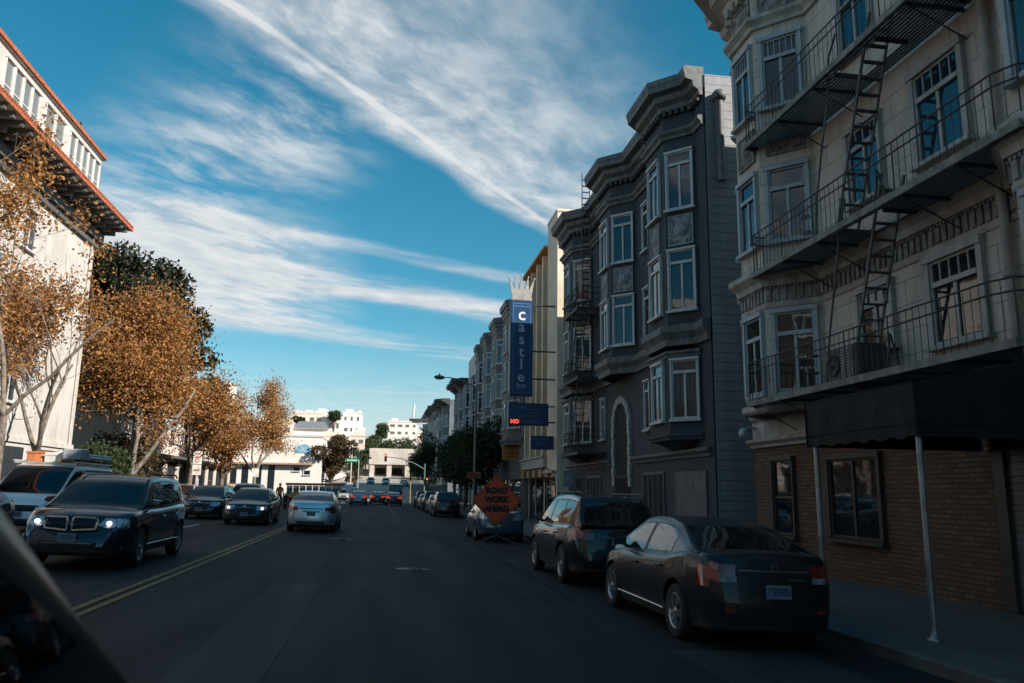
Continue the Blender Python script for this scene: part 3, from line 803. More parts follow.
for y0, y1 in ((26.2,28.4),(34.2,36.6),(37.6,40.2)):
    b = MB(); b.box(9.585,y0,-.1,9.597,y1,2.3); k = int((y1-y0)/.5)
    for j in range(k+1): b.box(9.55,y0+(y1-y0-.06)*j/k,-.1,9.586,y0+(y1-y0-.06)*j/k+.06,2.3,1)
    b.box(9.55,y0,2.3,9.597,y1,2.4,1); bG.part(b, 'shopfront', [M_black, M_gar])
# its fire escape on the far bay
for z in (3.35, 6.62, 9.75):
    b = MB(); grating(b, 8.3, 9.55, 33.3, 35.9, z, None); bG.part(b, 'fire_escape_platform', [M_iron, M_iron])
    b = MB(); railing(b, [(8.85,35.9,z),(8.32,35.9,z),(8.32,33.3,z),(9.5,33.3,z)], .95, (1,.7,.4), .2, .018); bG.part(b, 'fire_escape_railing', M_iron)
for z in (3.37, 6.64): 
    b = MB(); ladder(b, (8.5,35.6,z), (8.5,33.9,z+3.4), .4, 12); bG.part(b, 'fire_escape_ladder', M_iron)
b = MB(); ladder(b, (8.75,34.2,9.8), (8.75,34.15,16.4), .36, 22, hand=False); bG.part(b, 'fire_escape_ladder', M_iron)
# the two notices by its far shop window
for z, c, lab in ((1.95,(.25,.33,.38),'pale blue square notice board fixed to the dark wall beyond the black hatchback'),(1.15,(.05,.30,.27),'small green notice board fixed under the pale blue one')):
    t = thing('notice_board', lab, 'sign', (9.5, 38.6, z))
    MB().bbox(-.62,-.02,-.02,.02,.02,.74 if z > 1.5 else .5,.01).build('board', mat('notice_'+str(z), c, .5), t)
    b = MB()
    for k in range(4): b.box(-.52,-.026,.1+k*.12,-.52+(.4 if k%2 else .3),-.021,.15+k*.12)
    b.build('lettering', M_wht, t)

# ================================================================== the inn: cream facade
bC = B('inn_building', 'cream inn building with orange spandrels and tall pilaster at its near end', 'building', (14, 48, -.15))
M_cream = mat('cream_render', (.78,.60,.42), .8, var=.12, scale=1, kind='world', bmp=.15, grime=.35)
M_creaml = mat('cream_side_render', (.74,.62,.48), .8, var=.1, scale=1, kind='world', grime=.2)
M_orange = mat('orange_spandrel_panel', (.50,.24,.05), .55, var=.15, kind='world')
bC.part(MB().box(10.0,46.0,-.3,20,53.9,16.4), 'wall', M_cream)
b = MB().box(9.6,43.25,-.3,20,46.0,17.9); bC.part(b, 'end_wall', M_creaml)
b = MB().box(9.56,43.2,17.9,20.05,46.05,18.05); bC.part(b, 'parapet_cap', M_creaml)
for y in (47.6, 49.55, 51.5, 53.5): bC.part(MB().box(9.6,y-.2,2.6,9.99,y+.2,16.4), 'pilaster', M_cream)
for y0, y1 in ((46.0,47.4),(47.8,49.35),(49.75,51.3),(51.7,53.3)):
    for k in range(4):
        z = 4.0 + k*3.1
        window(bC, (10.0,y1-.06,z), YU, y1-y0-.12, 1.9, M_wht, G_blue, transom=0, mull=True, casing=.05, depth=.08, sill=False)
        b = MB().box(9.93,y0,z+2.0,9.997,y1,z+2.98); bC.part(b, 'spandrel', M_orange)
b = MB(); b.prism([(9.99,46.05,16.42),(9.35,46.05,16.5),(9.35,46.05,16.64),(9.99,46.05,16.72)], (0,7.9,0)); b.box(9.99,46.05,16.41,20,53.95,16.6); bC.part(b, 'roof', M_orange)
b = MB()
for k in range(9):
    y = 45.0+k*.98; b.box(9.46,y,2.52,9.52,y+.97,2.98, k % 2); b.box(9.53,y,2.55,9.59 if y < 46 else 9.98,y+.97,2.9,1)
bC.part(b, 'awning', [M_orange, mat('navy_awning_cloth', (.03,.035,.045), .8)])
b = MB().box(9.4,46.05,3.08,9.99,53.6,3.65); b.box(9.3,46.05,3.66,9.99,53.7,3.76); b.box(9.32,43.3,2.7,9.59,45.9,2.85); bC.part(b, 'fascia_board', mat('fascia_pale', (.42,.40,.36), .6, kind='world', grime=.3))
for y0, y1 in ((43.6,45.7),(46.4,48.2),(48.8,51.0),(51.5,53.3)):
    b = MB(); xx = 9.58 if y0 < 46 else 9.98
    b.box(xx,y0,-.1,xx+.016,y1,2.45); b.box(xx-.03,y0-.05,-.1,xx+.01,y0,2.5,1); b.box(xx-.03,y1,-.1,xx+.01,y1+.05,2.5,1); b.box(xx-.03,y0,2.45,xx+.01,y1,2.52,1)
    bC.part(b, 'shopfront', [G_dark, M_gar])

# blade sign of the inn (upright), with its crown
M_sign = mat('sign_blue_face', (.018,.065,.17), .35, var=.15, scale=2, grime=.25, coat=.3)
M_signd = mat('sign_blue_border', (.02,.03,.07), .4)
M_letter_sunlit = mat('sign_letter_white_sunlit', (.72,.74,.76), .45)
sg = thing('inn_blade_sign', 'tall upright blue CASTLE sign topped by a white crown', 'sign', (7.6, 43.8, 6.95))
b = MB(); b.bbox(-.66,-.16,0,.66,.16,5.55,.03); b.build('cabinet', M_signd, sg)
b = MB(); b.box(-.60,-.172,.07,.60,-.161,5.48); b.box(-.60,.161,.07,.60,.172,5.48); b.build('face', M_sign, sg)
b = MB()
for z0, z1, w in ((.16,.19,.52),(5.32,5.35,.52)): b.box(-w,-.18,z0,w,-.173,z1)
for k in range(9): b.box(-.44+k*.105,-.18,5.12,-.40+k*.105,-.173,5.22)
for k in range(9): b.box(-.44+k*.105,-.18,.28,-.40+k*.105,-.173,.36)
for s in (-1,1): b.box(s*.50-.012,-.18,.2,s*.50+.012,-.173,5.3)
b.build('border_line', mat('sign_line_blue',(.10,.22,.38),.5), sg)
for k, ch in enumerate('castle'):
    for sd_ in (-1,):
        text_mesh(ch, 1.02 if k == 0 else .86, 'lettering', M_letter_sunlit if k == 0 else mat('sign_letter_white_shaded',(.42,.50,.58),.5), sg, face_mx((0,-.178,4.62-k*.72+.06),(1,0,0)), .012, bold=.014)  # white letters: sunlight painted into the top one's colour, shade into the others
text_mesh('Inn', .46, 'lettering', MATS['sign_letter_white_shaded'], sg, face_mx((0,-.178,.58),(1,0,0)), .01)
b = MB()
nb = 5; zc = 5.55
rim = [(-.52,0),(.52,0)]
poly = [(-.55,zc+.1)]
tops = [(-.74,1.32),(-.38,1.42),(0,1.5),(.38,1.42),(.74,1.32)]; vals = [(-.42,.62),(-.15,.58),(.15,.58),(.42,.62)]
for k in range(5):
    poly.append((tops[k][0], zc+tops[k][1]))
    if k < 4: poly.append((vals[k][0], zc+vals[k][1]))
poly.append((.55,zc+.1))
b.prism([(x,-.10,z) for x,z in poly], (0,.2,0)); b.box(-.60,-.14,zc,.60,.14,zc+.14)
for x,z in tops: b.lathe((x,0,zc+z),(0,0,1),[(0,-.06),(.05,-.03),(.06,.0),(.05,.05),(0,.07)],10)
b.build('crown', mat('crown_white_metal',(.38,.37,.355),.4,.2), sg)
for z in (1.0, 2.6, 5.3): MB().tube([(.66,0,z),(2.0,0,z)], .045, 8).build('bracket', M_iron, sg)
sg = thing('no_vacancy_sign', 'wide dark blue sign with lit red NO before VACANCY, below the upright sign', 'sign', (8.05, 43.8, 5.3))
b = MB(); b.bbox(-1.15,-.14,0,1.15,.14,1.26,.03); b.build('cabinet', M_signd, sg)
MB().box(-1.10,-.152,.05,1.10,-.141,1.21).build('face', M_sign, sg)
text_mesh('NO', .30, 'lit_lettering', emit('neon_red',(1,.06,.02),1.3), sg, face_mx((-.78,-.158,.20),(1,0,0)), .006, bold=.012)
text_mesh('VACANCY', .25, 'lettering', mat('sign_letter_dim',(.16,.20,.25),.5), sg, face_mx((.22,-.158,.20),(1,0,0)), .006)
b = MB()
for k, (x0, x1) in enumerate(((-.95,-.1),(-.2,.85),(.05,.95),(-.4,.6))): b.box(x0,-.158,1.02-k*.16,x1,-.153,1.055-k*.16)
b.build('text_line', MATS['sign_letter_dim'], sg)
for z in (1.1,.2): MB().tube([(1.15,0,z),(1.9,0,z)], .04, 8).build('bracket', M_iron, sg)
for x in (-.75,-.2): MB().tube([(x,0,1.26),(x,0,1.66)], .035, 8).build('hanger', M_iron, sg)
sg = thing('small_inn_sign', 'small dark blue projecting sign under the no vacancy sign, close to the cream wall', 'sign', (8.9, 43.8, 3.98))
b = MB(); b.bbox(-.70,-.1,0,.62,.1,.76,.02); b.build('cabinet', M_signd, sg); MB().box(-.66,-.112,.04,.58,-.101,.72).build('face', M_sign, sg)
b = MB()
for k, (x0, x1) in enumerate(((-.5,.35),(-.4,.2),(-.45,.3))): b.box(x0,-.118,.55-k*.16,x1,-.113,.59-k*.16)
b.build('text_line', MATS['sign_letter_dim'], sg)
b = MB(); b.tube([(.62,0,.6),(1.1,0,.6)], .03, 8); b.build('bracket', M_iron, sg)

# ================================================================== the rest of the right hand row
def row_building(name, label, y0, y1, h, wm, tm, bays, floors, fm=None, x=9.6, dep=.85, back=22, ww=.95, hh=1.75, corn=.5, zb=None, glassm=None, gf=True, group=None, side=0):
    fm = fm or M_wht; gm = glassm or G_blue; zb0 = zg(9.6, (y0+y1)/2) - .3
    bl = B(name, label, 'building', (14, (y0+y1)/2, zb0+.15), group)
    path = [(x,y0)]
    for a, c in bays: path += [(x,a),(x-dep,a+dep),(x-dep,c-dep),(x,c)]
    path.append((x,y1))
    zl = zb if zb is not None else floors[0]-1.0
    bl.part(solid(path, back, zl, h), 'wall', wm)
    bl.part(MB().box(x+.02,y0+.01,zb0,back-.02,y1-.01,zl), 'ground_floor', wm)
    b = MB().sweep(path, belt(zl-.1,zl+.35,.16)); bl.part(b, 'belt_course', tm)
    if corn:
        b = MB().sweep(path, cornice(h-.75,h+.25,corn)); bl.part(b, 'cornice', tm)
    bl.part(MB().box(x+.3,y0+.2,h-.02,back-.2,y1-.2,h+.12), 'roof', M_roof)
    for z in floors:
        for k in range(len(bays)):
            i = 1 + k*4
            seg_window(bl, path, i, z, min(ww, dep*1.41-.2), hh, fm, gm, transom=.2, casing=.06, single=True, depth=.08)
            ln = bays[k][1]-bays[k][0]-2*dep
            seg_window(bl, path, i+1, z, max(.5, min(1.2, ln-.3)), hh, fm, gm, transom=.2, casing=.06, single=True, depth=.08)
        ends = [y0] + [q for p in bays for q in p] + [y1]
        for a, c in zip(ends[::2], ends[1::2]):
            if c-a > 1.3: window(bl, (x,(a+c)/2+.4,z), YU, .8, hh, fm, gm, transom=.2, mull=False, casing=.05, single=True, depth=.08)
        if side:
            for xx in [12+2.6*q for q in range(side)]: window(bl, (xx,y0,z), (1,0,0), 1.1, hh, fm, gm, transom=.2, casing=.06, single=True, depth=.08)
    if gf:
        n = max(2, int((y1-y0)/3.2))
        for k in range(n):
            b = MB(); a = y0+.4+(y1-y0-.8)*k/n; c = a+(y1-y0-.8)/n-.5
            b.box(x-.012,a,zb0+.1,x+.012,c,2.5); b.box(x-.05,a-.08,zb0+.1,x-.005,a-.005,2.6,1); b.box(x-.05,a,2.5,x-.005,c,2.62,1)
            bl.part(b, 'shopfront', [G_dark, M_gar])
    return bl
W_g1 = mat('warm_grey_stucco', (.17,.155,.15), .8, var=.15, scale=.8, kind='world', grime=.25)
W_g2 = mat('blue_grey_stucco', (.14,.16,.18), .8, var=.15, scale=.8, kind='world', grime=.25)
W_w = mat('white_stucco', (.56,.52,.475), .85, var=.06, scale=.8, kind='world', grime=.12)
W_c = mat('pale_cream_stucco', (.58,.52,.45), .85, var=.08, scale=.8, kind='world', grime=.2)
W_b = mat('brown_stucco', (.20,.14,.11), .85, var=.15, scale=.8, kind='world', grime=.2)
row_building('bay_window_building', 'warm grey bay building with stacked white windows just beyond the inn', 54.1, 77, 15.2, W_g1, M_gtrim, [(54.9,59.3),(61.2,65.6),(67.4,71.8),(73.2,76.8)], (6.1,8.9,11.7,13.0)[:3], corn=.3, hh=1.9, zb=5.0)
bl = row_building('modern_building', 'blue grey building with a white sunlit top storey, seen past the lamp post', 77.4, 90, 13.2, W_g2, M_wht, [(78.2,82.2),(84.6,88.8)], (4.6,7.6,10.6), corn=0, hh=2.0, side=3)
b = MB().box(9.5,77.45,13.2,21.9,89.9,16.3); b.box(9.2,77.3,14.6,9.7,81,15.0,1); b.box(9.9,77.38,14.2,13,77.46,15.6,1); bl.part(b, 'penthouse', [W_w, M_iron])
row_building('corner_house', 'narrow slate-coloured house with a stepped overhanging cornice', 90.4, 100, 14.3, W_g2, M_gdark, [(91.2,95),(96,99.6)], (4.6,7.8,11), corn=1.1)
row_building('terraced_house', 'bluish four-storey house beyond the crossing with a deep eave', 116, 128, 14.8, W_g2, M_gdark, [(117,121),(123,127)], (4.8,7.9,11), corn=1.3)
row_building('terraced_house', 'pale cream house with a sunlit flank among the far right houses', 128.3, 140, 14.2, W_c, M_gtrim, [(129,133),(135,139)], (5.2,8.2,11.2), corn=.4)
row_building('terraced_house', 'brown tall house near the far end of the right hand row', 140.4, 158, 16.4, W_b, M_gdark, [(141.5,146),(148,152),(153,157)], (6,9,12), corn=.9)
row_building('terraced_house', 'tall grey house at the far end of the right hand row', 158.3, 178, 17.2, W_g1, M_gtrim, [(160,164),(167,171),(173,177)], (6,9,12,14.6), corn=.5)
# a white roof sign frame / gantry on the far row, and a roof mast
t = thing('roof_gantry', 'white braced gantry standing out from the roofs of the far right row', 'gantry', (8.5, 141, 10.0))
t.scale = (.75,.75,.75)
b = MB(); b.box(-.6,-.4,0,.4,.4,4.6); b.bar((-.2,0,4.4),(-4.6,0,4.7),.45); b.bar((-.5,0,1.0),(-3.6,0,4.6),.35); b.bar((-4.4,-.1,4.6),(-4.2,0,8.8),.35); b.build('steel_frame', M_wht, t)
b = MB(); b.box(-5.2,-.6,4.9,-.8,.6,5.5); b.build('walkway', M_iron, t)
# two plain houses behind the camera on the right, which shade the street
row_building('street_house', 'tall grey house on the right pavement behind the viewpoint', -24, -2.3, 14.9, W_g1, M_gtrim, [(-20,-15),(-11,-6)], (4.6,7.8,11), corn=.5)
row_building('street_house', 'cream house farther back on the right pavement behind the viewpoint', -50, -24.4, 15.5, W_c, M_gtrim, [(-46,-41),(-37,-32)], (4.6,7.8,11), corn=.5)
# the house in the gap behind the grey one (closes the view past its side wall)

# ================================================================== left hand side: the white tiled-eave building
bL = B('tiled_eave_building', 'big white building with terracotta tiled eaves and a glazed attic storey', 'building', (-24, 36, .4))
M_whl = mat('white_render', (.48,.455,.425), .85, var=.10, scale=.6, kind='world', grime=.3, bmp=.1)
M_terra = mat('terracotta_tile', (.34,.10,.045), .8, var=.4, scale=9, kind='world', bmp=.3)
M_beam = mat('grey_eave_timber', (.10,.095,.09), .7, var=.2, kind='world')
M_under = mat('eave_boarding', (.38,.36,.33), .8, var=.15, kind='world')
bL.part(MB().box(-34,26,-.2,-17,47.5,16.2), 'wall', M_whl)
bL.part(MB().box(-34,26,16.2,-17.05,47.2,20.55), 'attic_wall', M_whl)
b = MB()
ex = -15.3; ye0, ye1 = 26, 48.35
b.add([(ex,ye0,16.75),(ex,ye1,16.75),(-17.3,ye1,17.9),(-17.3,ye0,17.9),(ex,ye0,16.62),(ex,ye1,16.62),(-17.3,ye1,16.62),(-17.3,ye0,16.62)],[(0,1,2,3),(4,7,6,5),(0,4,5,1),(1,5,6,2),(0,3,7,4)],0)
bL.part(b, 'eave_boards', M_under)
b = MB(); k = 0; y = ye0+.1
while y < ye1:
    b.tube([(ex+.07,y,16.80),(-17.2,y,18.02)], .085, 6); y += .21
b.box(ex-.02,ye0,16.60,ex+.045,ye1,16.80)
bL.part(b, 'roof_tiles', M_terra)
b = MB(); y = ye0+.3
while y < ye1-.2:
    b.box(-17.0,y,16.36,ex-.12,y+.22,16.61); b.box(-17.0,y+.02,16.1,ex-.75,y+.2,16.36); y += .82
b.box(-17.0,ye0,15.55,-16.62,47.75,16.1); b.box(-17.0,ye0,15.2,-16.8,47.62,15.54)
bL.part(b, 'eave_brackets', M_beam)
b = MB().box(-34,ye0,20.55,-16.93,47.4,20.75); bL.part(b, 'roof', M_under)
b = MB(); y = ye0
while y < 47.55: b.tube([(-16.86,y,20.72),(-17.8,y,20.98)], .10, 6); y += .24
b.box(-16.95,ye0,20.60,-16.84,47.42,20.78); bL.part(b, 'roof_tiles', M_terra)
G_pale = glass('glass_pale_blind', (.16,.17,.16), .06)
b = MB(); b.tube([(-16.93,46.9,.6),(-16.93,46.9,15.2)], .07, 8); bL.part(b, 'drainpipe', M_under)
groups = [(42.35,46.9,5),(39.2,41.7,2),(34.9,38.6,4),(31.6,34.2,2),(26.8,31,5)]
LU = V((0,1,0))     # "right" for somebody looking at a wall on the left side of the street
for a, c, n in groups:
    w = (c-a)/n - .14
    for k in range(n):
        window(bL, (-17.05, a+.08+k*(c-a)/n, 17.7), LU, w, 2.4, M_wht, G_pale, transom=0, mull=False, casing=.05, depth=.10, sill=False, hung=True)
for y in (28.5, 33.5, 38.5, 43.2):
    for z in (5.4, 9.4, 12.6):
        if y > 40 and z > 5: continue
        window(bL, (-17, y, z), LU, 1.3, 1.9, M_wht, G_dark, transom=.25, casing=.08)
for k in range(5): bL.part(MB().box(-17.012,26.4+k*4.2,.5,-16.99,29.0+k*4.2,3.4), 'shopfront', G_dark)
bL.part(MB().box(-17.05,26,3.6,-16.9,47.55,3.85), 'string_course', M_whl)

# low white terrace behind the street trees, and the corner block
bT = B('white_terrace', 'long low white terrace with dark shopfronts behind the street trees', 'building', (-24, 80, .4))
bT.part(MB().box(-34,57,-.2,-17.5,97,8.6), 'wall', W_w)
b = MB().box(-34,56.9,8.6,-17.3,97.1,9.0); bT.part(b, 'parapet', W_w)
for k in range(10):
    bT.part(MB().box(-17.51,57.5+k*4,.5,-17.47,60.6+k*4,3.7), 'shopfront', M_black); bT.part(MB().box(-17.47,60.8+k*4,.5,-17.3,61.3+k*4,3.9), 'pier', W_w)
for k in range(10): window(bT, (-17.5, 57.9+k*4, 5.3), LU, 1.7, 1.9, M_wht, G_blue, transom=.3, single=True)
bT.part(MB().box(-17.47,57.2,3.95,-16.6,96.8,4.15), 'canopy', M_beam)
W_h0 = mat('bright_white_render', (.72,.68,.63), .85, var=.06, scale=.4, kind='world', grime=.12)
bW = B('white_corner_block', 'blank white corner block with a pale blue wall painting beside the dark reddish tree', 'building', (-20, 128, .5))
bW.part(MB().box(-40,118,-.4,-8.5,131,9.0), 'wall', W_h0)
bW.part(MB().box(-40.1,117.9,9.0,-8.4,131.1,9.3), 'parapet', W_w)
b = MB(); b.prism([(-12.3,117.97,6.7),(-9.9,117.97,6.7),(-9.9,117.97,7.4),(-10.7,117.97,8.0),(-11.7,117.97,7.9),(-12.3,117.97,7.4)],(0,-.02,0)); bW.part(b, 'wall_painting', mat('painting_blue',(.22,.40,.52),.7,var=.3))
b = MB(); b.box(-24,117.2,5.0,-9.7,117.99,5.25); bW.part(b, 'canopy', mat('salmon_canopy',(.42,.24,.17),.7))
for x in (-23,-21,-19.4,-17.6,-15.8): bW.part(MB().box(x,117.96,.6,x+.9,118.01,4.9), 'tall_window', G_dark)
for x, z in ((-10.9,3.6),(-12.4,4.1)): window(bW, (x,118,z), (1,0,0), .9, .6, M_wht, G_dark, transom=0, mull=False, single=True)

# ================================================================== hill houses, concrete overpass block, towers
bO = B('concrete_block', 'pale concrete block on pillars across the end of the street', 'building', (4, 224, zg(0,224)))
zo = zg(0,224)
M_conc = mat('pale_concrete', (.50,.45,.40), .9, var=.12, scale=.3, kind='world', grime=.25)
b = MB().box(-3.3,224,8.6,26,246,13.0); bO.part(b, 'wall', M_conc)
for x in (-3.1,1.6,6.6,12,18): bO.part(MB().box(x,224.3,zo-.5,x+1.3,225.6,8.6), 'pillar', M_conc)
bO.part(MB().box(-3.0,232,zo-.5,26,246,8.6), 'rear_wall', M_conc)
for x in (-1.6,3.2,8.2,13.6): bO.part(MB().box(x,231.95,zo,x+2.9,232.02,zo+2.6), 'garage_opening', M_black)
G_far = glass('glass_far_grey', (.10,.105,.11), .15)
def hill_house(name, label, x0, x1, y, z0, z1, m, dep=14, nx=4, nz=3, group='white houses on the far hill', cat='building', frame=None):
    bl = B(name, label, cat, ((x0+x1)/2, y, z0), group)
    bl.part(MB().box(x0,y,z0-4,x1,y+dep,z1), 'wall', m)
    bl.part(MB().box(x0-.15,y-.15,z1,x1+.15,y+dep+.15,z1+.35), 'parapet', m)
    rnd = random.Random(int(x0*7+y)); cw = (x1-x0)/nx; ch = (z1-z0)/nz
    for i in range(nx):
        for k in range(nz):
            if rnd.random() < .12: continue
            xa = x0+cw*(i+.25); za = z0+ch*(k+.3)
            b = MB(); w_ = cw*rnd.choice((.35,.5,.62)); b.box(xa,y-.05,za,xa+w_,y-.01,za+ch*.36); b.box(xa-.1,y-.10,za-.15,xa+w_+.1,y-.002,za-.02,1); bl.part(b, 'window', [G_far, m])
    bl.part(MB().box(x0+cw*.4,y+3,z1+.35,x0+cw*.4+2.2,y+6,z1+1.5), 'roof_box', m); bl.part(MB().box(x1-cw*.6,y+5,z1+.35,x1-cw*.6+.9,y+6,z1+1.4), 'chimney', m)
    return bl
W_h1 = mat('hill_white', (.72,.67,.62), .85, var=.06, scale=.2, kind='world'); W_h2 = mat('hill_cream', (.66,.55,.46), .85, var=.06, scale=.2, kind='world'); W_h3 = mat('hill_pinkish', (.62,.50,.44), .85, var=.06, scale=.2, kind='world')
hh = [(-35,-26,255,9,23.5,W_h1,5,4,'tall white house at the left end of the far hill, above the white corner block'),
      (-26,-19.5,262,12,25.5,W_h2,3,4,'narrow cream house with a roof box, second from the left on the far hill'),
      (-19.5,-13,258,10,24,W_h1,3,3,'white house at the top middle of the far hill, below the round dark tree'),
      (-13,-7,264,12,26.3,W_h1,3,4,'wide white house at the right end of the hilltop row'),
      (-24,-15,222,5,17.5,W_h1,4,3,'white house with a grey roof lower on the hill'),
      (-15,-9.5,228,6,15.5,W_h2,3,3,'small cream house half hidden by the dark reddish tree'),
      (-34,-24,220,5,19,W_h2,4,4,'cream house low on the hill behind the white corner block'),
      (-9.3,-5.2,236,8,17,W_h3,2,3,'little pinkish house beside the hill steps'),
      (-46,-36,250,10,22,W_h3,4,3,'pinkish house at the far left of the hill behind the orange trees')]
hh += [(-21.5,-16.5,205,4,13.2,W_h1,3,3,'white cube house rising right behind the white corner block'),
      (-16.2,-12.2,210,5,15.0,W_h2,2,3,'cream gabled house between the white cube house and the reddish tree'),
      (-29,-22,208,4,14.8,W_h2,4,3,'wide cream house behind the orange trees and the corner block'),
      (-12,-8.6,215,5,12.6,W_h1,2,2,'small white house just above the reddish tree'),
      (-8.4,-5.4,246,9,19.0,W_h1,2,3,'slim white house left of the tall hill shrub'),
      (-40,-30,228,6,20,W_h1,5,4,'broad white hill house showing between the orange crowns'),
      (-22.5,-18.6,272,12,27.0,W_h1,2,3,'white rooftop house highest in the middle of the hill'),
      (-31,-26.5,276,12,26.6,W_h3,2,3,'pinkish rooftop house highest at the left of the hill')]
for i, (x0,x1,y,z0,z1,m,nx,nz,lab) in enumerate(hh): hill_house('hill_house', lab, x0,x1,y,z0,z1,m,nx=nx,nz=nz)
b = MB().prism([(-24.6,221.4,17.6),(-14.4,221.4,17.6),(-16,227,20.2),(-23,227,20.2)], (0,.4,0)); tag(b.build('grey_roof', mat('slate_grey_roof', (.16,.17,.18), .7)), 'sloping slate roof panel on the lower white hill house', 'roof')
hill_house('white_tower', 'bright white apartment block on the skyline right of the street end', 1.8, 11.6, 262, 12, 23.6, W_h1, nx=4, nz=5, group='towers on the skyline')
hill_house('white_tower', 'lower pale block adjoining the bright skyline block on its right', 11.7, 19, 268, 10, 20.5, W_h3, nx=3, nz=4, group='towers on the skyline')
hill_house('white_tower', 'small distant white tower showing above the orange trees on the left', -66, -55.3, 300, 12, 38.6, W_h1, nx=4, nz=9, dep=10, group='towers on the skyline')

# ================================================================== trees
def leaf_cloud(pts, size, rnd, jit=.5, per=1, flat=.0):
    b = MB(); vs = b.v; fs = b.f
    for p in pts:
        for _ in range(per):
            c = V((p[0]+rnd.gauss(0,jit), p[1]+rnd.gauss(0,jit), p[2]+rnd.gauss(0,jit*.8)))
            a = V((rnd.gauss(0,1), rnd.gauss(0,1), rnd.gauss(0,1))).normalized(); q = a.orthogonal().normalized()
            q = Matrix.Rotation(rnd.random()*6.28, 3, a) @ q; w = a.cross(q); s = size*rnd.uniform(.6,1.35)
            k = len(vs)
            tip = c + q*s
            vs.extend([tuple(c - q*s*.8), tuple(c + w*s*.55 + a*s*.12), tuple(tip), tuple(c - w*s*.55 + a*s*.12)])
            fs.append((k,k+1,k+2,k+3))
    b.m = [0]*len(fs); b.sm = [False]*len(fs)
    return b
def branching(base, H, spread, rnd, r0, lean=(0,0), levels=4, first=.28, forks=(3,5), up=.45):
    """returns (list of (points, radii), twig points)"""
    limbs = []; tips = []
    def grow(p, d, ln, r, lev, par=0):
        n = 5; pts = [p]; rs = [r]; q = p; dd = d
        for i in range(n):
            dd = (dd + V((rnd.gauss(0,.12),rnd.gauss(0,.12),rnd.gauss(0,.08) + .05*up))).normalized()
            q = q + dd*ln/n; pts.append(q); rs.append(r*(1-.5*(i+1)/n))
        limbs.append((pts, rs, lev, par)); me_ = len(limbs)-1
        if lev >= levels-1:
            for i in range(1, n+1): tips.append(pts[i])
            return
        if lev >= levels-2: tips.extend(pts[3:])
        k = rnd.randint(*forks)
        for j in range(k):
            f = rnd.uniform(.45,1.0) if j else 1.0
            i = min(n, max(1, int(f*n))); ang = rnd.uniform(.35,.95) if j else rnd.uniform(.05,.35); az = rnd.random()*6.28
            ax = dd.orthogonal().normalized(); ax = Matrix.Rotation(az,3,dd) @ ax
            nd = (Matrix.Rotation(ang,3,ax) @ dd); nd = V((nd.x*spread, nd.y*spread, nd.z)).normalized(); nd.z = max(nd.z, -.25)
            grow(pts[i], nd.normalized(), ln*rnd.uniform(.55,.8), rs[i]*rnd.uniform(.55,.75), lev+1, me_)
    d0 = V((lean[0],lean[1],1)).normalized(); p0 = V(base); tl = H*first
    pts = [p0, p0+d0*tl*.5, p0+d0*tl]; limbs.append((pts, [r0*1.25, r0, r0*.9], 0, -1))
    nl = 4
    for j in range(nl):
        az = j*6.28/nl + rnd.uniform(-.5,.5); ang = rnd.uniform(.2,.75)
        nd = V((math.cos(az)*math.sin(ang)*spread, math.sin(az)*math.sin(ang)*spread, math.cos(ang))).normalized()
        grow(pts[2], nd, H*rnd.uniform(.28,.40), r0*rnd.uniform(.55,.75), 1)
    return limbs, tips
M_barkp = mat('plane_tree_bark', (.15,.125,.10), .85, var=.45, scale=5, bmp=.5, bscale=14, kind='world')
M_barkd = mat('dark_bark', (.09,.07,.055), .9, var=.3, scale=5, bmp=.5, bscale=14, kind='world')
LF_or = leafmat('autumn_leaves', [(.27,.125,.045),(.50,.235,.06),(.38,.155,.04),(.15,.085,.045),(.54,.30,.085),(.21,.145,.085),(.44,.19,.05)])
LF_br = leafmat('dry_brown_leaves', [(.22,.12,.05),(.36,.20,.075),(.44,.23,.07),(.16,.10,.05),(.30,.20,.09)])
LF_dg = leafmat('dark_evergreen', [(.018,.024,.012),(.03,.035,.018),(.012,.018,.010),(.045,.045,.024)], .12)
LF_gr = leafmat('green_leaves', [(.03,.05,.018),(.05,.075,.025),(.022,.036,.014),(.07,.085,.03)], .25)
LF_rd = leafmat('reddish_green_leaves', [(.04,.04,.018),(.10,.05,.025),(.05,.06,.022),(.16,.07,.035),(.025,.03,.014)], .25)
def tree(name, label, x, y, H, spread, nleaf, lsize, lm, bm, seed, r0=.22, lean=(0,0), levels=4, jit=.35, group=None, first=.28, forks=(3,5), keep=None, zoff=.14, clump=1.0):
    rnd = random.Random(seed); z = zg(x,y)+zoff
    limbs, tips = branching((0,0,-.15), H, spread, rnd, r0, lean, levels, first, forks)
    t = thing(name, label, 'tree', (x,y,z), group=group)
    zmax = max(p.z for p in tips); sc = H/zmax
    b = MB()
    gone = set()
    for n_, (pts, rs, lev, par) in enumerate(limbs):
        if par in gone or (keep and lev >= 2 and not keep(pts[-1])): gone.add(n_); continue
        if lev == levels-1: b.tube([p*1.0 for p in pts[::2]], [max(.008,q) for q in rs[::2]], 3, cap=False)
        else: b.tube(pts, [max(.012,q) for q in rs], 8 if lev < 2 else 5, cap=False)
    o = b.build('trunk', bm, t, fixn=False); o.scale = (1,1,sc)
    if keep: tips = [p for p in tips if keep(p)]
    pts = [V((p.x,p.y,p.z*sc)) for p in tips]
    if clump < 1: pts = [p for p in pts if mnoise.noise(p*.55 + V((seed,0,0))) > .35-clump*.6] or pts
    ch = [rnd.choice(pts) for _ in range(nleaf)]
    leaf_cloud(ch, lsize, rnd, jit).build('crown', lm, t, fixn=False)
    return t
G_st = 'autumn plane trees along the left pavement'
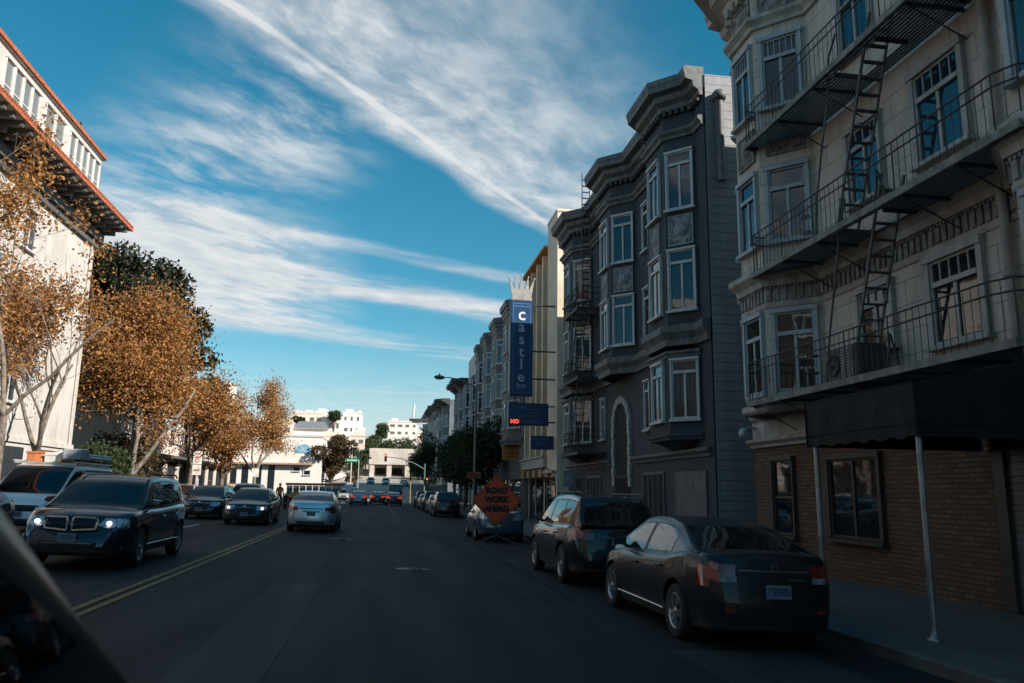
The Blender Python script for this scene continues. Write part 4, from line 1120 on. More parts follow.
tree('plane_tree', 'nearly bare autumn plane tree in front of the white building, behind the white van', -14.6, 33.6, 17.8, .75, 8500, .095, LF_or, M_barkp, 12, .17, group=G_st, jit=.34, levels=5, forks=(3,4), keep=lambda p: abs(p.y) < 3.2 and p.x < 2.2 and p.z > 2, clump=.62)
tree('plane_tree', 'sparse plane tree at the right corner of the white building', -14.9, 37.8, 13.0, .8, 6500, .095, LF_or, M_barkp, 7, .15, group=G_st, jit=.34, levels=5, forks=(3,4), first=.2, keep=lambda p: p.y < 3 and p.x < 1.6, clump=.6)
tree('plane_tree', 'largest and densest orange-brown plane tree, in front of the dark cypress', -15.0, 52.0, 15.0, 1.05, 38000, .112, LF_or, M_barkp, 23, .26, group=G_st, jit=.85, first=.11, keep=lambda p: abs(p.y) < 6 and p.x < 2.5-.27*p.y, clump=.72)
tree('plane_tree', 'orange plane tree between the dense one and the no-parking sign', -14.4, 64.0, 9.6, 1.3, 11000, .115, LF_or, M_barkp, 31, .2, (.1,-.1), group=G_st, jit=.6, first=.24)
tree('plane_tree', 'low spreading orange plane tree right behind the no-parking sign', -14.2, 76.0, 9.6, 1.6, 13000, .12, LF_or, M_barkp, 37, .2, group=G_st, jit=.55, first=.2, levels=5, forks=(2,4), clump=.62)
tree('plane_tree', 'thin-topped plane tree last in the row, beside the white corner block', -13.9, 93.0, 13.0, 1.6, 15000, .12, LF_or, M_barkp, 41, .2, group=G_st, jit=.55, first=.17, levels=5, forks=(2,4), clump=.62)
def blob_tree(name, label, x, y, blobs, n, lsize, lm, trunk_h, r0, seed, group=None, bm=None):
    """blobs: (dx,dy,dz,r) clumps of foliage"""
    rnd = random.Random(seed); t = thing(name, label, 'tree', (x,y,zg(x,y)), group=group)
    b = MB(); b.tube([(0,0,-.3),(.1,0,trunk_h*.5),(0,.1,trunk_h)], [r0*1.2,r0,r0*.7], 10)
    for q in blobs: b.tube([(0,0,trunk_h*.7),(q[0]*.5,q[1]*.5,(trunk_h*.7+q[2])*.5+.2),(q[0],q[1],q[2])],[r0*.5,r0*.3,r0*.1],6,cap=False)
    b.build('trunk', bm or M_barkd, t, fixn=False)
    tot = sum(q[3]**2 for q in blobs); pts = []
    for q in blobs:
        for _ in range(int(n*q[3]**2/tot)):
            d = V((rnd.gauss(0,1),rnd.gauss(0,1),rnd.gauss(0,1))).normalized()
            r = q[3]*(.62+.42*rnd.random())*(1+.35*mnoise.noise(d*2.2+V((q[0],q[1],q[2]))))
            pts.append((q[0]+d.x*r, q[1]+d.y*r, q[2]+d.z*r*.8))
    leaf_cloud(pts, lsize, rnd, lsize*.7).build('crown', lm, t, fixn=False)
    return t
rc = random.Random(3)
cyp = []
def lerp_(tab, v):
    for (a,u),(b_,w) in zip(tab, tab[1:]):
        if v <= b_: return u+(w-u)*(v-a)/(b_-a)
    return tab[-1][1]
for k in range(85):
    zz = 3 + 19.5*rc.random()**.85; wd = lerp_([(2,6),(9,9.3),(13,9.8),(16,8.4),(20,5.2),(23.5,1.3)], zz)
    a = rc.random()*6.28; q = math.sqrt(rc.random())*max(.8,wd)
    cyp.append((q*math.cos(a)*1.0, q*math.sin(a)*.9, zz, rc.uniform(1.2,2.3)))
blob_tree('cypress_tree', 'tall dark cypress towering behind the orange plane trees', -25.0, 76, cyp, 34000, .27, LF_dg, 14, .5, 8)
GR = 'dark street trees along the right pavement'
for i, (x,y,h,r,lab) in enumerate(((7.2,62,6.5,2.2,'dark leafy street tree right behind the lamp post'),(7.4,70.5,6.8,2.3,'dark street tree second behind the lamp post'),(7.6,84,6.4,2.1,'dark street tree in front of the slate-coloured house'),(7.0,122,9.0,2.6,'dark green tree beside the far traffic light arm'),(7.5,134,9.6,2.8,'dark green tree behind the far traffic light'))):
    rr = random.Random(60+i)
    bl_ = [(rr.gauss(0,r*.45),rr.gauss(0,r*.45),h-r*.9+rr.gauss(0,r*.5),r*rr.uniform(.45,.7)) for _ in range(11)]
    blob_tree('street_tree', lab, x, y, bl_, 5200, .16, LF_gr, h-r*1.3, .16, 70+i, GR)
rr = random.Random(99)
blob_tree('street_tree', 'dark reddish-green round tree by the white corner block at the crossing', -7.2, 121, [(rr.gauss(0,2.1),rr.gauss(0,1.6),4.9+rr.gauss(0,1.3),rr.uniform(.8,1.6)) for _ in range(20)], 9000, .20, LF_rd, 3.6, .25, 100)
for i, (x,y,zt,r,lab) in enumerate(((-15.4,256,25.8,1.9,'small round dark tree on the hilltop houses'),(-3.6,250,17.5,2.6,'dark bush left of the concrete block on the hill'),(1.0,240,16.6,3.2,'large dark tree behind the concrete block'),(7.0,238,15.6,3.2,'dark tree in front of the bright skyline block'),(-.4,256,21.5,2.4,'dark tree left of the bright skyline block'),(-6.6,215,9.5,1.9,'green shrub above the hill road bend'),(-4.4,228,12.5,1.7,'tall shrub beside the hill steps'),(14,215,11.5,3.5,'dark tree right of the concrete block'))):
    rr = random.Random(200+i); zz = zg(x,y)
    blob_tree('hill_tree', lab, x, y, [(rr.gauss(0,r*.5),rr.gauss(0,r*.4),zt-zz-r*.6+rr.gauss(0,r*.35),r*rr.uniform(.5,.75)) for _ in range(8)], 2200, .32, LF_gr, max(1.5,zt-zz-r*1.6), .2, 220+i, 'trees on the far hill')
for i, (x, y, r, lab) in enumerate(((-19,203,1.6,'green shrub in front of the white cube house'),(-12.6,206,1.7,'green shrub between the cream gabled house and the small white house'),(-25.5,254,2.0,'dark tree between two tall houses on the hilltop'),(-9.4,232,2.0,'dark tree by the slim white house on the hill'),(-33,218,2.4,'orange brown tree low on the hill behind the corner block'))):
    rr = random.Random(400+i); hz = {0:4.5,1:5,2:14,3:6,4:8}[i]
    blob_tree('hill_tree', lab, x, y, [(rr.gauss(0,r*.5),rr.gauss(0,r*.4),hz+rr.gauss(0,r*.35),r*rr.uniform(.5,.8)) for _ in range(8)], 2000, .3, LF_rd if i == 4 else LF_gr, hz*.7, .2, 430+i, 'trees on the far hill')

# two unseen brick houses added beside and behind the viewpoint to cut skylight
W_br = block_wall('dark_red_brick', (.07,.055,.05), (.06,.05,.045), (.06,.055,.05), .25, .085, .014, .85, .5, .5, .3)
for i, (y0, y1, h, lab) in enumerate(((-34,-8,15,'unseen dark brick house added on the left behind the viewpoint to block skylight'),(-7.6,13.6,14,'unseen dark brick house added on the left level with the viewpoint to block skylight'))):
    bb = B('sky_blocker_house', lab, 'building', (-24, (y0+y1)/2, .4))
    bb.part(MB().box(-32,y0,-.2,-17.2,y1,h), 'wall', W_br)
    bb.part(MB().box(-32.1,y0+.02,h,-16.9,y1-.02,h+.5), 'parapet', W_w)
    for z in (4.4,7.8,11):
        for k in range(6): window(bb, (-17.2, y0+1.5+k*(y1-y0-2)/6, z), LU, 1.3, 1.8, M_wht, G_dark, transom=.3, single=True)
# low planting under the densest plane tree
rr = random.Random(7)
for i, (x, y, r, lab) in enumerate(((-16.4,50.5,1.5,'green shrub under the densest plane tree, next to the white building'),(-16.2,55,1.7,'darker shrub beside the green one under the plane trees'))):
    blob_tree('shrub', lab, x, y, [(rr.gauss(0,.7),rr.gauss(0,1.0),2.2+rr.gauss(0,1.1),rr.uniform(.9,1.5)) for _ in range(12)], 5200, .12, LF_rd if i else LF_gr, .8, .06, 300+i)

# ================================================================== vehicles
M_tyre = mat('tyre_rubber', (.018,.018,.018), .85, var=.3, scale=10)
M_rim = mat('alloy_rim', (.42,.43,.44), .3, .85, var=.1, scale=8)
M_under_ = mat('car_underside', (.012,.012,.013), .8)
M_trim = mat('black_plastic_trim', (.022,.022,.024), .5, var=.2)
M_cglass = glass('car_glass', (.006,.009,.011), .02, wob=0)
M_chrome = mat('chrome', (.62,.63,.64), .12, 1.0, var=.05)
M_plate = mat('number_plate', (.19,.22,.27), .5, var=.1, scale=10)
M_ptext = mat('plate_characters', (.06,.08,.15), .5)
M_tail = mat('tail_lamp_red', (.27,.016,.010), .12, coat=1.0, var=.25, scale=12)
M_tailc = mat('lamp_clear_lens', (.36,.42,.47), .08, .3, coat=1.0, var=.4, scale=16)
M_amber = mat('lamp_amber', (.45,.14,.02), .15, coat=1.0)
E_tail = emit('tail_lamp_lit', (1.0,.07,.02), .35, (.3,.02,.02))
E_head = emit('headlamp_lit', (1.0,.90,.74), 1.1, (.6,.6,.6))
M_grille = mat('grille_black', (.008,.008,.009), .4)

def lerp(tab, y):
    if y <= tab[0][0]: return tab[0][1]
    for (a, u), (b, v) in zip(tab, tab[1:]):
        if y <= b:
            t = (y-a)/(b-a) if b > a else 0
            return u + (v-u)*t
    return tab[-1][1]
def slerp(tab, y, s=.10):
    return sum(lerp(tab, y+d*s) for d in (-1,-.6,-.2,.2,.6,1))/6
def car(name, label, P, x, y, front=True, group=None, cat='car', rotz=0.0):
    """P: the measurements. front=True: facing along +Y (we see its tail)"""
    Ln, Wd = P['L'], P['W']; hw = Wd/2; R = P.get('wr', .33); wy = P['wheels']
    col = paint('paint_'+P['col'][0], P['col'][1], P.get('metal', .0), P.get('prough', .26), coat=P.get('coat',.6))
    mats_body = [col, M_trim, M_under_]
    root = thing(name, label, cat, (x, y, zg(x,y)), (0, .03 if front else -.03, (0 if front else math.pi)+rotz), group)
    top, plan, sill = P['top'], P['plan'], P.get('sill', .20)
    y0, y1 = -Ln/2, Ln/2; ra = R + .065
    ys = set()
    n = 46
    for i in range(n+1): ys.add(round(y0+.30+(Ln-.6)*i/n, 4))
    for d in (0,.012,.03,.06,.10,.15,.2,.25,.3): ys.add(round(y0+d,4)); ys.add(round(y1-d,4))
    for w in wy:
        for a in range(-6,7): ys.add(round(w+ra*math.sin(a/6*math.pi/2),4))
    gaps = P['doors']
    for g in gaps: ys.update((round(g-.006,4), round(g+.006,4)))
    ys = sorted(ys); yy = [ys[0]]
    for q in ys[1:]:
        if q-yy[-1] > .0045: yy.append(q)
    ys = yy
    ts = [0,.07,.16,.30,.45,.60,.72,.82,.90]
    tops = [(.985,.955),(.955,.985),(.88,1.0),(.62,1.0),(.3,1.0),(0,1.0)]
    crown = P.get('crown', .04)
    def pos(yv, j):
        w = hw*slerp(plan, yv, .05); zt = slerp(top, yv, .09); zl = sill
        e = min(yv-y0, y1-yv)
        if e < .6: zl = sill + .05*(1-e/.6)
        for q in wy:
            if abs(yv-q) < ra: zl = max(zl, R + math.sqrt(max(0, ra*ra-(yv-q)**2)))
        arch = 0
        for q in wy:
            d = abs(yv-q)
            if d < ra+.16: arch = max(arch, 1-max(0,d-ra*.8)/(.16+ra*.2))
        if j < len(ts):
            z = zl + (zt*.96-zl)*ts[j]; t = max(0, min(1,(z-sill)/(zt-sill)))
            bulge = .93 + .07*math.sin(min(1,t*1.5)*math.pi/2) - .035*max(0,(t-.62)/.38)**1.5
            xx = w*bulge + .018*arch*(1-abs(2*t-.8) if abs(2*t-.8) < 1 else 0)
        else:
            fx, fz = tops[j-len(ts)]; z = zt*fz + crown*(1-fx*fx)*(1.0 if j > len(ts) else 0); xx = w*fx*.965
        # the nose and tail lean and bulge
        yo = 0
        hgt = max(0, min(1, (z-.35)/max(.1, zt-.35)))
        if e < .55:
            s = (1-e/.55)**1.0
            lean = P['nose'] if yv > 0 else P['tail']
            yo = -(1 if yv > 0 else -1)*s*(lean[0]*hgt**2 + lean[1]*max(0,1-z/.42))
        return V((xx, yv+yo, z))
    M2 = len(ts)+len(tops); side = [[pos(v, j) for j in range(M2)] for v in ys]
    parts = {}
    def put(nm, pts, m=0, sm=True):
        parts.setdefault(nm, MB()).add(pts, [tuple(range(len(pts)))], m, sm)
    lights = P['lights']
    def classify(c, sidej):
        """c: centre of a face of the right half"""
        for (nm, a0, a1, z0, z1, x0) in lights:
            if a0 <= c.y <= a1 and z0 + P.get('lslope',{}).get(nm,0)*(abs(c.x)) <= c.z <= z1 and abs(c.x) >= x0: return nm
        return 'body'
    for i in range(len(ys)-1):
        gap = any(abs((ys[i]+ys[i+1])/2-g) < .004 for g in gaps)
        for j in range(M2-1):
            a,b_,c,d = side[i][j], side[i+1][j], side[i+1][j+1], side[i][j+1]
            ce = (a+b_+c+d)/4
            m = 0; nm = classify(ce, j)
            low = ce.z < sill+.10 or (P.get('cladding') and ce.z < sill+P['cladding'])
            if nm == 'body':
                if low: m = 1
                if gap and 1 <= j < len(ts)+1: m = 2
            for s in (1,-1):
                q = [V((p.x*s,p.y,p.z)) for p in (a,b_,c,d)]
                if s < 0: q.reverse()
                put(nm if nm == 'body' else nm+('R' if s > 0 else 'L'), q, m)
    # nose and tail faces
    for (i, sg_) in ((len(ys)-1, 1),(0,-1)):
        nx = 14; rowsp = []
        for j in range(M2):
            e = side[i][j]; r = []
            for k in range(nx+1):
                f = -1+2*k/nx; bow = .10*(1-f*f)*min(1,e.x/hw*1.2)
                r.append(V((e.x*f, e.y+sg_*bow, e.z)))
            rowsp.append(r)
        for j in range(M2-1):
            for k in range(nx):
                q = [rowsp[j][k],rowsp[j][k+1],rowsp[j+1][k+1],rowsp[j+1][k]]
                ce = (q[0]+q[1]+q[2]+q[3])/4; nm = classify(ce, j); m = 0
                if nm == 'body':
                    for (zn, a0, a1, z0, z1, xx, mm) in P.get('face', []):
                        if zn == sg_ and z0 <= ce.z <= z1 and a0 <= abs(ce.x) <= a1: m = mm
                    if ce.z < sill+.12: m = 1
                if sg_ > 0: q.reverse()
                put(nm if nm == 'body' else nm+('R' if ce.x > 0 else 'L'), q, m)
    lm = P.get('lampm', {})
    for nm, mb in parts.items():
        if nm == 'body': mb.build('body', mats_body, root, weld=.0008)
        else:
            kind = nm[:-1]; mb.build('headlight' if kind.startswith('h') else 'tail_light', lm.get(kind, M_tail if kind.startswith('t') else M_tailc), root, weld=.0008)
    # cabin
    roof, cw = P['roof'], P['cabin']        # roof: (y,z) from the rear base to the front base
    cy0, cy1 = roof[0][0], roof[-1][0]
    yc = set(round(cy0+(cy1-cy0)*i/44,4) for i in range(45))
    yc.update(round(q,4) for q in P['glass_y']); yc.update((round(P['glass_y'][1]+.035,4), round(P['glass_y'][2]-.045,4), round(P['glass_y'][3]+.03,4), round(P['glass_y'][0]-.03,4))); pil = P['pillars']
    for a,b_ in pil: yc.update((round(a,4),round(b_,4)))
    yc = sorted(yc); y2 = [yc[0]]
    for q in yc[1:]:
        if q-y2[-1] > .004: y2.append(q)
    yc = y2
    fr = [0,.075,.105,.25,.45,.66,.855,.89,.95]; tp = [(.97,.985),(.90,1.0),(.5,1.0),(0,1.0)]
    def cpos(v, j):
        zb = slerp(top, v, .09)*.985; zr = slerp(roof, v, .07); zr = max(zr, zb+.004); full = P['H']-zb
        wb = hw*slerp(plan, v, .05)*.925; k = min(1, (zr-zb)/max(.05,full))
        wr = wb - (wb-hw*cw)*k**.9
        he = (zr-zb)*.955
        if j < len(fr):
            t = fr[j]; return V((wb+(wr-wb)*t + .02*math.sin(t*math.pi)*k, v, zb+he*t))
        fx, fz = tp[j-len(fr)]
        return V((wr*fx, v, zb + he + (zr-zb-he)*(fz if fz < 1 else 1) + P.get('rcrown',.025)*(1-fx*fx)*k))
    MC = len(fr)+len(tp); cs = [[cpos(v,j) for j in range(MC)] for v in yc]
    cab = MB(); wsd = MB(); rwn = MB(); sw = {1:[MB() for _ in range(len(pil)+1)], -1:[MB() for _ in range(len(pil)+1)]}
    yr, ya, yb, yf = P['glass_y']       # rear window top, side glass rear, side glass front, windscreen top
    for i in range(len(yc)-1):
        for j in range(MC-1):
            q = [cs[i][j],cs[i+1][j],cs[i+1][j+1],cs[i][j+1]]; ce = (q[0]+q[1]+q[2]+q[3])/4
            for s in (1,-1):
                qq = [V((p.x*s,p.y,p.z)) for p in q]
                if s < 0: qq.reverse()
                if j >= len(fr)+1 and ce.y > yf+.03: wsd.add(qq,[(0,1,2,3)],0,True)
                elif j >= len(fr)+1 and ce.y < yr-.03 and not P.get('blind'): rwn.add(qq,[(0,1,2,3)],0,True)
                elif 1 <= j <= 6 and ya < ce.y < yb:
                    inp = [n_ for n_,(a,b_) in enumerate(pil) if a <= ce.y <= b_] or (j in (1,6)) or ce.y < ya+.035 or ce.y > yb-.045
                    if inp: cab.add(qq,[(0,1,2,3)],1,True)
                    else: sw[s][sum(1 for a,b_ in pil if ce.y > b_)].add(qq,[(0,1,2,3)],0,True)
                elif j >= len(fr) and (yf < ce.y <= yf+.03 or (yr-.03 <= ce.y < yr and not P.get('blind'))): cab.add(qq,[(0,1,2,3)],1,True)
                elif j == len(fr) and (ce.y > yf or (ce.y < yr and not P.get('blind'))): cab.add(qq,[(0,1,2,3)],1,True)
                else: cab.add(qq,[(0,1,2,3)],0,True)
    # closed ends
    for i in (0,len(yc)-1):
        r = [cs[i][j] for j in range(MC)]
        for j in range(MC-1):
            q = [r[j], r[j+1], V((-r[j+1].x,r[j+1].y,r[j+1].z)), V((-r[j].x,r[j].y,r[j].z))]
            tgt = rwn if (i == 0 and 2 <= j <= 6 and P.get('hatch') and not P.get('blind')) else cab
            tgt.add(q,[(0,1,2,3)],0,False)
    cab.build('cabin', [col, M_trim], root, weld=.0008)
    wsd.build('windscreen', M_cglass, root, weld=.0008)
    if rwn.v: rwn.build('rear_window', M_cglass, root, weld=.0008)
    for s in (1,-1):
        for q in sw[s]:
            if q.v: q.build('side_window', M_cglass, root, weld=.0008)
    # underside
    b = MB(); b.box(-hw+.24,y0+.25,sill-.02,hw-.24,y1-.25,sill+.45); b.build('underside', M_under_, root)
    # wheels
    tyre = MB(); w2 = P.get('tw',.215)/2
    tyre.lathe((0,0,0),(1,0,0),[(R*.66,-w2*.9),(R*.90,-w2),(R*.985,-w2*.8),(R,-w2*.4),(R,w2*.4),(R*.985,w2*.8),(R*.90,w2),(R*.66,w2*.9)],28)
    rim = MB(); rr = R*.67
    rim.lathe((0,0,0),(1,0,0),[(rr,-w2*.8),(rr,w2*.85),(rr*.95,w2*.92),(rr*.9,w2*.75),(rr*.86,w2*.2),(0,w2*.1)],28)
    ns = P.get('spokes',5)
    for k in range(ns):
        a = 2*math.pi*k/ns; d = V((0,math.cos(a),math.sin(a))); tn = V((0,-math.sin(a),math.cos(a)))
        for q in (-1,1):
            rim.obox(d*rr*.52+tn*q*rr*.09+V((w2*.62,0,0)), d*rr*.42+tn*q*rr*.05, tn*rr*.055, V((w2*.18,0,0)))
    rim.lathe((w2*.45,0,0),(1,0,0),[(rr*.22,0),(rr*.2,w2*.35),(0,w2*.42)],14)
    hole = MB(); hole.lathe((0,0,0),(1,0,0),[(rr*.87,w2*.22),(0,w2*.23)],20)
    first = None
    for q in wy:
        for s in (1,-1):
            if first is None:
                wo = tyre.build('wheel', M_tyre, root); ro = rim.build('rim', P.get('rimm', M_rim), wo); ho = hole.build('brake_disc', M_under_, wo); first = wo
            else:
                wo = copy_tree(first, root)
            wo.location = (s*(hw-w2-.015), q, R); wo.rotation_euler = (random.Random(int(q*100)+s).random()*6, 0, 0 if s > 0 else math.pi)
    # wing mirrors, handles
    my = P['mirror']
    for s in (1,-1):
        b = MB(); zb = slerp(top, my, .09)
        b.tube([(s*(hw*.86),my-.02,zb+.02),(s*(hw*.95),my+.0,zb+.06)], .03, 6)
        b.add([(s*(hw*.93+dx*.21), my+dy*.10, zb+.03+dz*.16) for dx,dy,dz in ((0,-.5,0.1),(1,-.5,.2),(1,-.5,.8),(0,-.5,1),(.05,.6,.2),(.8,.5,.3),(.75,.45,.7),(.05,.6,.85))], [(0,1,2,3),(4,7,6,5),(0,4,5,1),(1,5,6,2),(2,6,7,3),(3,7,4,0)], 0, False)
        b.build('wing_mirror', P.get('mirm', col), root, bevel=.015)
    for s in (1,-1):
        for hy in P['handles']:
            b = MB(); zb = slerp(top,hy,.09)*.83; wv = pos(hy, 6).x
            b.bbox(min(s*(wv-.01),s*(wv+.028)), hy-.10, zb, max(s*(wv-.01),s*(wv+.028)), hy+.10, zb+.03, .008); b.build('door_handle', P.get('handm', col), root)
    # number plate, badge, bumper lines
    for (sg_, z, w) in P['plates']:
        yp = max(face_y(P, side, sg_, z+d, 0, hw)*sg_ for d in (.02,.07,.14)) + .012
        b = MB(); yq = sg_*yp
        b.bbox(-w/2, min(yq,yq+sg_*.02), z, w/2, max(yq,yq+sg_*.02), z+.15, .006); o = b.build('number_plate', M_plate, root)
        b = MB(); rn = random.Random(int(Ln*100))
        for k in range(7):
            xk = -w*.40+k*w*.8/7; f = sg_*(yp+.021)
            for (dx,dz,ww,hh_) in ((0,0,.010,.075),(.026,0,.010,.075),(.0,rn.choice((0,.033,.066)),.034,.010),(.0,.066,.034,.010)):
                if rn.random() < .85: b.box(xk+dx,min(f,f+sg_*.002),z+.04+dz,xk+dx+ww,max(f,f+sg_*.002),z+.04+dz+hh_)
        b.build('characters', M_ptext, o)
    for fn in P.get('extra', []): fn(root, P, side, ys, col, hw)
    return root
# ---------------------------------------------------------------- measurements
PLAN_S = [(-2.25,.72),(-2.2,.80),(-2.05,.90),(-1.7,.965),(-.8,1.0),(.8,1.0),(1.6,.965),(1.95,.90),(2.15,.80),(2.25,.68)]
def scaled(tab, L0, L1): return [(y*L1/L0, v) for y, v in tab]
def face_y(P, side, sg_, z, x, hw):
    """y of the nose (sg_=1) or tail surface at height z and x"""
    ee = side[-1 if sg_ > 0 else 0]
    for a, b_ in zip(ee, ee[1:]):
        if a.z <= z <= b_.z and b_.z > a.z:
            t = (z-a.z)/(b_.z-a.z); e = a.lerp(b_, t); break
    else: e = min(ee, key=lambda q: abs(q.z-z))
    f = max(-1, min(1, x/max(.05,e.x)))
    return e.y + sg_*.10*(1-f*f)*min(1, e.x/hw*1.2)
def chrome_strip(y, z0, x0, x1, h=.03, sg_=-1, m=None, name='chrome_strip'):
    def f(root, P, side, ys, col, hw):
        b = MB(); n = 10
        for k in range(n):
            a = x0+(x1-x0)*k/n; c = x0+(x1-x0)*(k+1)/n
            ya, yb = [face_y(P, side, sg_, z0+h/2, q, hw)+sg_*y for q in (a, c)]
            b.add([(a,ya-sg_*.03,z0),(c,yb-sg_*.03,z0),(c,yb,z0),(a,ya,z0),(a,ya-sg_*.03,z0+h),(c,yb-sg_*.03,z0+h),(c,yb,z0+h),(a,ya,z0+h)],[(0,3,2,1),(4,5,6,7),(2,3,7,6),(0,1,5,4),(0,4,7,3),(1,2,6,5)])
        b.build(name, m or M_chrome, root)
    return f
def roof_rails(root, P, side, ys, col, hw):
    for s in (1,-1):
        b = MB(); x = s*hw*P['cabin']*.93; z = P['H']
        b.tube([(x,P['glass_y'][0]+.0,z-.01),(x,P['glass_y'][0]+.15,z+.05),(x,P['glass_y'][3]-.15,z+.05),(x,P['glass_y'][3],z-.01)], .018, 8); b.build('roof_rail', M_trim, root)
def side_strip(z, y0, y1, m=None):
    def f(root, P, side, ys, col, hw):
        for s in (1,-1):
            pts = []
            for i, v in enumerate(ys):
                if y0 <= v <= y1:
                    ring = side[i]; p = min(ring, key=lambda q: abs(q.z-z)); pts.append(V((s*(p.x+.006), v, z)))
            b = MB(); b.tube(pts[::3]+[pts[-1]], .014, 6); b.build('side_strip', m or M_chrome, root)
    return f
def saloon(col, cn, L=4.6, W=1.8, H=1.45, wb=2.72, **k):
    f = L/4.5
    P = dict(L=L, W=W, H=H, wheels=(-wb/2-.02, wb/2+.02), wr=.325, col=(cn, col), sill=.20,
      top=[(y*f, z*H/1.45) for y,z in [(-2.25,.99),(-2.18,1.06),(-1.55,1.09),(-1.0,1.0),(0,.945),(.95,.93),(1.2,.92),(1.7,.86),(2.08,.77),(2.25,.64)]],
      plan=scaled(PLAN_S,4.5,L), nose=(.16,.05), tail=(.10,.08), doors=(-1.02*f,-.06*f,.98*f),
      roof=[(y*f, z*H/1.45) for y,z in [(-1.92,1.08),(-1.35,1.30),(-.95,1.41),(-.45,1.45),(.05,1.445),(.35,1.41),(.75,1.22),(1.30,.93)]],
      cabin=.66, glass_y=(-.98*f,-1.10*f,1.02*f,.30*f), pillars=[(-.14*f,-.01*f)], mirror=.78*f, handles=(-.85*f,.12*f),
      lights=[('t',-L/2-.2,-L/2+.34,.76,.98,.42*W/1.8),('h',L/2-.42,L/2+.2,.60,.76,.46*W/1.8)],
      face=[(1,0,.36,.42,.66,0,2),(1,0,.62,.24,.34,0,1)], plates=[(-1,.60,.31),(1,.36,.31)])
    P.update(k); return P
def suv(col, cn, L=4.65, W=1.86, H=1.70, wb=2.72, **k):
    f = L/4.65; h = H/1.70
    P = dict(L=L, W=W, H=H, wheels=(-wb/2-.02, wb/2-.02), wr=.37, col=(cn, col), sill=.26,
      top=[(y*f, z*h) for y,z in [(-2.325,1.02),(-2.25,1.12),(-1.6,1.14),(0,1.08),(.95,1.07),(1.25,1.06),(1.8,1.01),(2.15,.90),(2.325,.74)]],
      plan=scaled(PLAN_S,4.5,L), nose=(.14,.08), tail=(.10,.08), doors=(-1.05*f,-.05*f,1.0*f),
      roof=[(y*f, z*h) for y,z in [(-2.22,1.12),(-2.02,1.50),(-1.86,1.645),(-1.2,1.695),(-.3,1.70),(.25,1.665),(.55,1.55),(1.25,1.07)]],
      cabin=.70, glass_y=(-1.93*f,-1.85*f,1.0*f,.36*f), pillars=[(-.10*f,0*f),(-1.10*f,-1.02*f)], mirror=.80*f, handles=(-.85*f,.15*f), cladding=.16, hatch=True,
      lights=[('t',-L/2-.2,-L/2+.36,.90,1.10,.52),('h',L/2-.40,L/2+.2,.72,.90,.50)],
      face=[(1,0,.42,.50,.82,0,2),(1,0,.62,.28,.40,0,1)], plates=[(-1,.78,.31),(1,.42,.31)], extra=[])
    P.update(k); return P

# ---------------------------------------------------------------- the vehicles in the street
def lamp(name, pos, r, m, root_name=None):
    def f(root, P, side, ys, col, hw):
        for s in (1,-1):
            b = MB(); d = 1 if pos[1] > 0 else -1
            b.lathe((s*pos[0], pos[1], pos[2]), (0,d,0), [(r,-.05),(r,.0),(r*.8,.012),(0,.02)], 16)
            b.build(name, m, root)
    return f
def badge(y, z, r, m, sg_=1):
    def f(root, P, side, ys, col, hw):
        b = MB(); b.lathe((0,y,z),(0,sg_,0),[(r,-.02),(r,.012),(r*.85,.018),(0,.018)],18); b.build('badge', m, root)
    return f
# near dark saloon, parked
def clear_lens(root, P, side, ys, col, hw):
    for s in (1,-1): chrome_strip(.008,.765,s*.47,s*.66,.065,-1,M_tailc,'reversing_lamp')(root,P,side,ys,col,hw)
def saloon_tail(root, P, side, ys, col, hw):
    y0 = -P['L']/2
    yb_ = face_y(P,side,-1,.955,0,hw)-.006; b = MB()
    for s in (-1,1): b.box(s*.034-.009,yb_-.008,.915,s*.034+.009,yb_+.03,.995)
    b.box(-.03,yb_-.0085,.947,.03,yb_+.03,.963); b.build('badge', M_chrome, root)
    chrome_strip(.006,.50,-.62,.62,.012,-1,M_trim,'bumper_crease')(root,P,side,ys,col,hw)
    for s in (1,-1): chrome_strip(.006,.43,s*.50,s*.62,.05,-1,M_tail,'reflector')(root,P,side,ys,col,hw)
    chrome_strip(.006,.80,.16,.36,.02,-1,M_chrome,'lettering_strip')(root,P,side,ys,col,hw)
P = saloon((.018,.021,.026), 'charcoal', L=4.5, W=1.82, H=1.435, wb=2.70, metal=.3, prough=.34, coat=.3, spokes=5,
    roof=[(-1.86,1.06),(-1.42,1.20),(-.95,1.36),(-.45,1.43),(.05,1.435),(.42,1.40),(.88,1.20),(1.45,.93)],
    lights=[('t',-2.45,-1.93,.74,.955,.46),('h',1.83,2.45,.60,.76,.46)],
    extra=[chrome_strip(.012,.885,-.44,.44,.026), saloon_tail, lambda *a: clear_lens(*a), side_strip(.30,-1.0,1.0)])
civ = car('parked_car', 'charcoal saloon car parked nearest at the kerb, tail towards us, beside the canopy pole', P, 4.54, 11.15)
P = suv((.012,.014,.018), 'black_navy', L=4.62, W=1.86, H=1.71, wb=2.70, metal=.2, extra=[roof_rails, chrome_strip(.03,.92,-.35,.35,.03)], spokes=6)
car('parked_suv', 'black sport utility car parked behind the charcoal saloon, roof rails on top', P, 4.46, 17.1)
P = saloon((.10,.15,.20), 'bluegrey', L=4.65, H=1.44, lampm={'t':M_tailc}, metal=.5, prough=.2, extra=[chrome_strip(.02,.80,-.4,.4,.03)])
car('parked_car', 'blue grey saloon parked behind the orange road work sign', P, 4.35, 30.9)

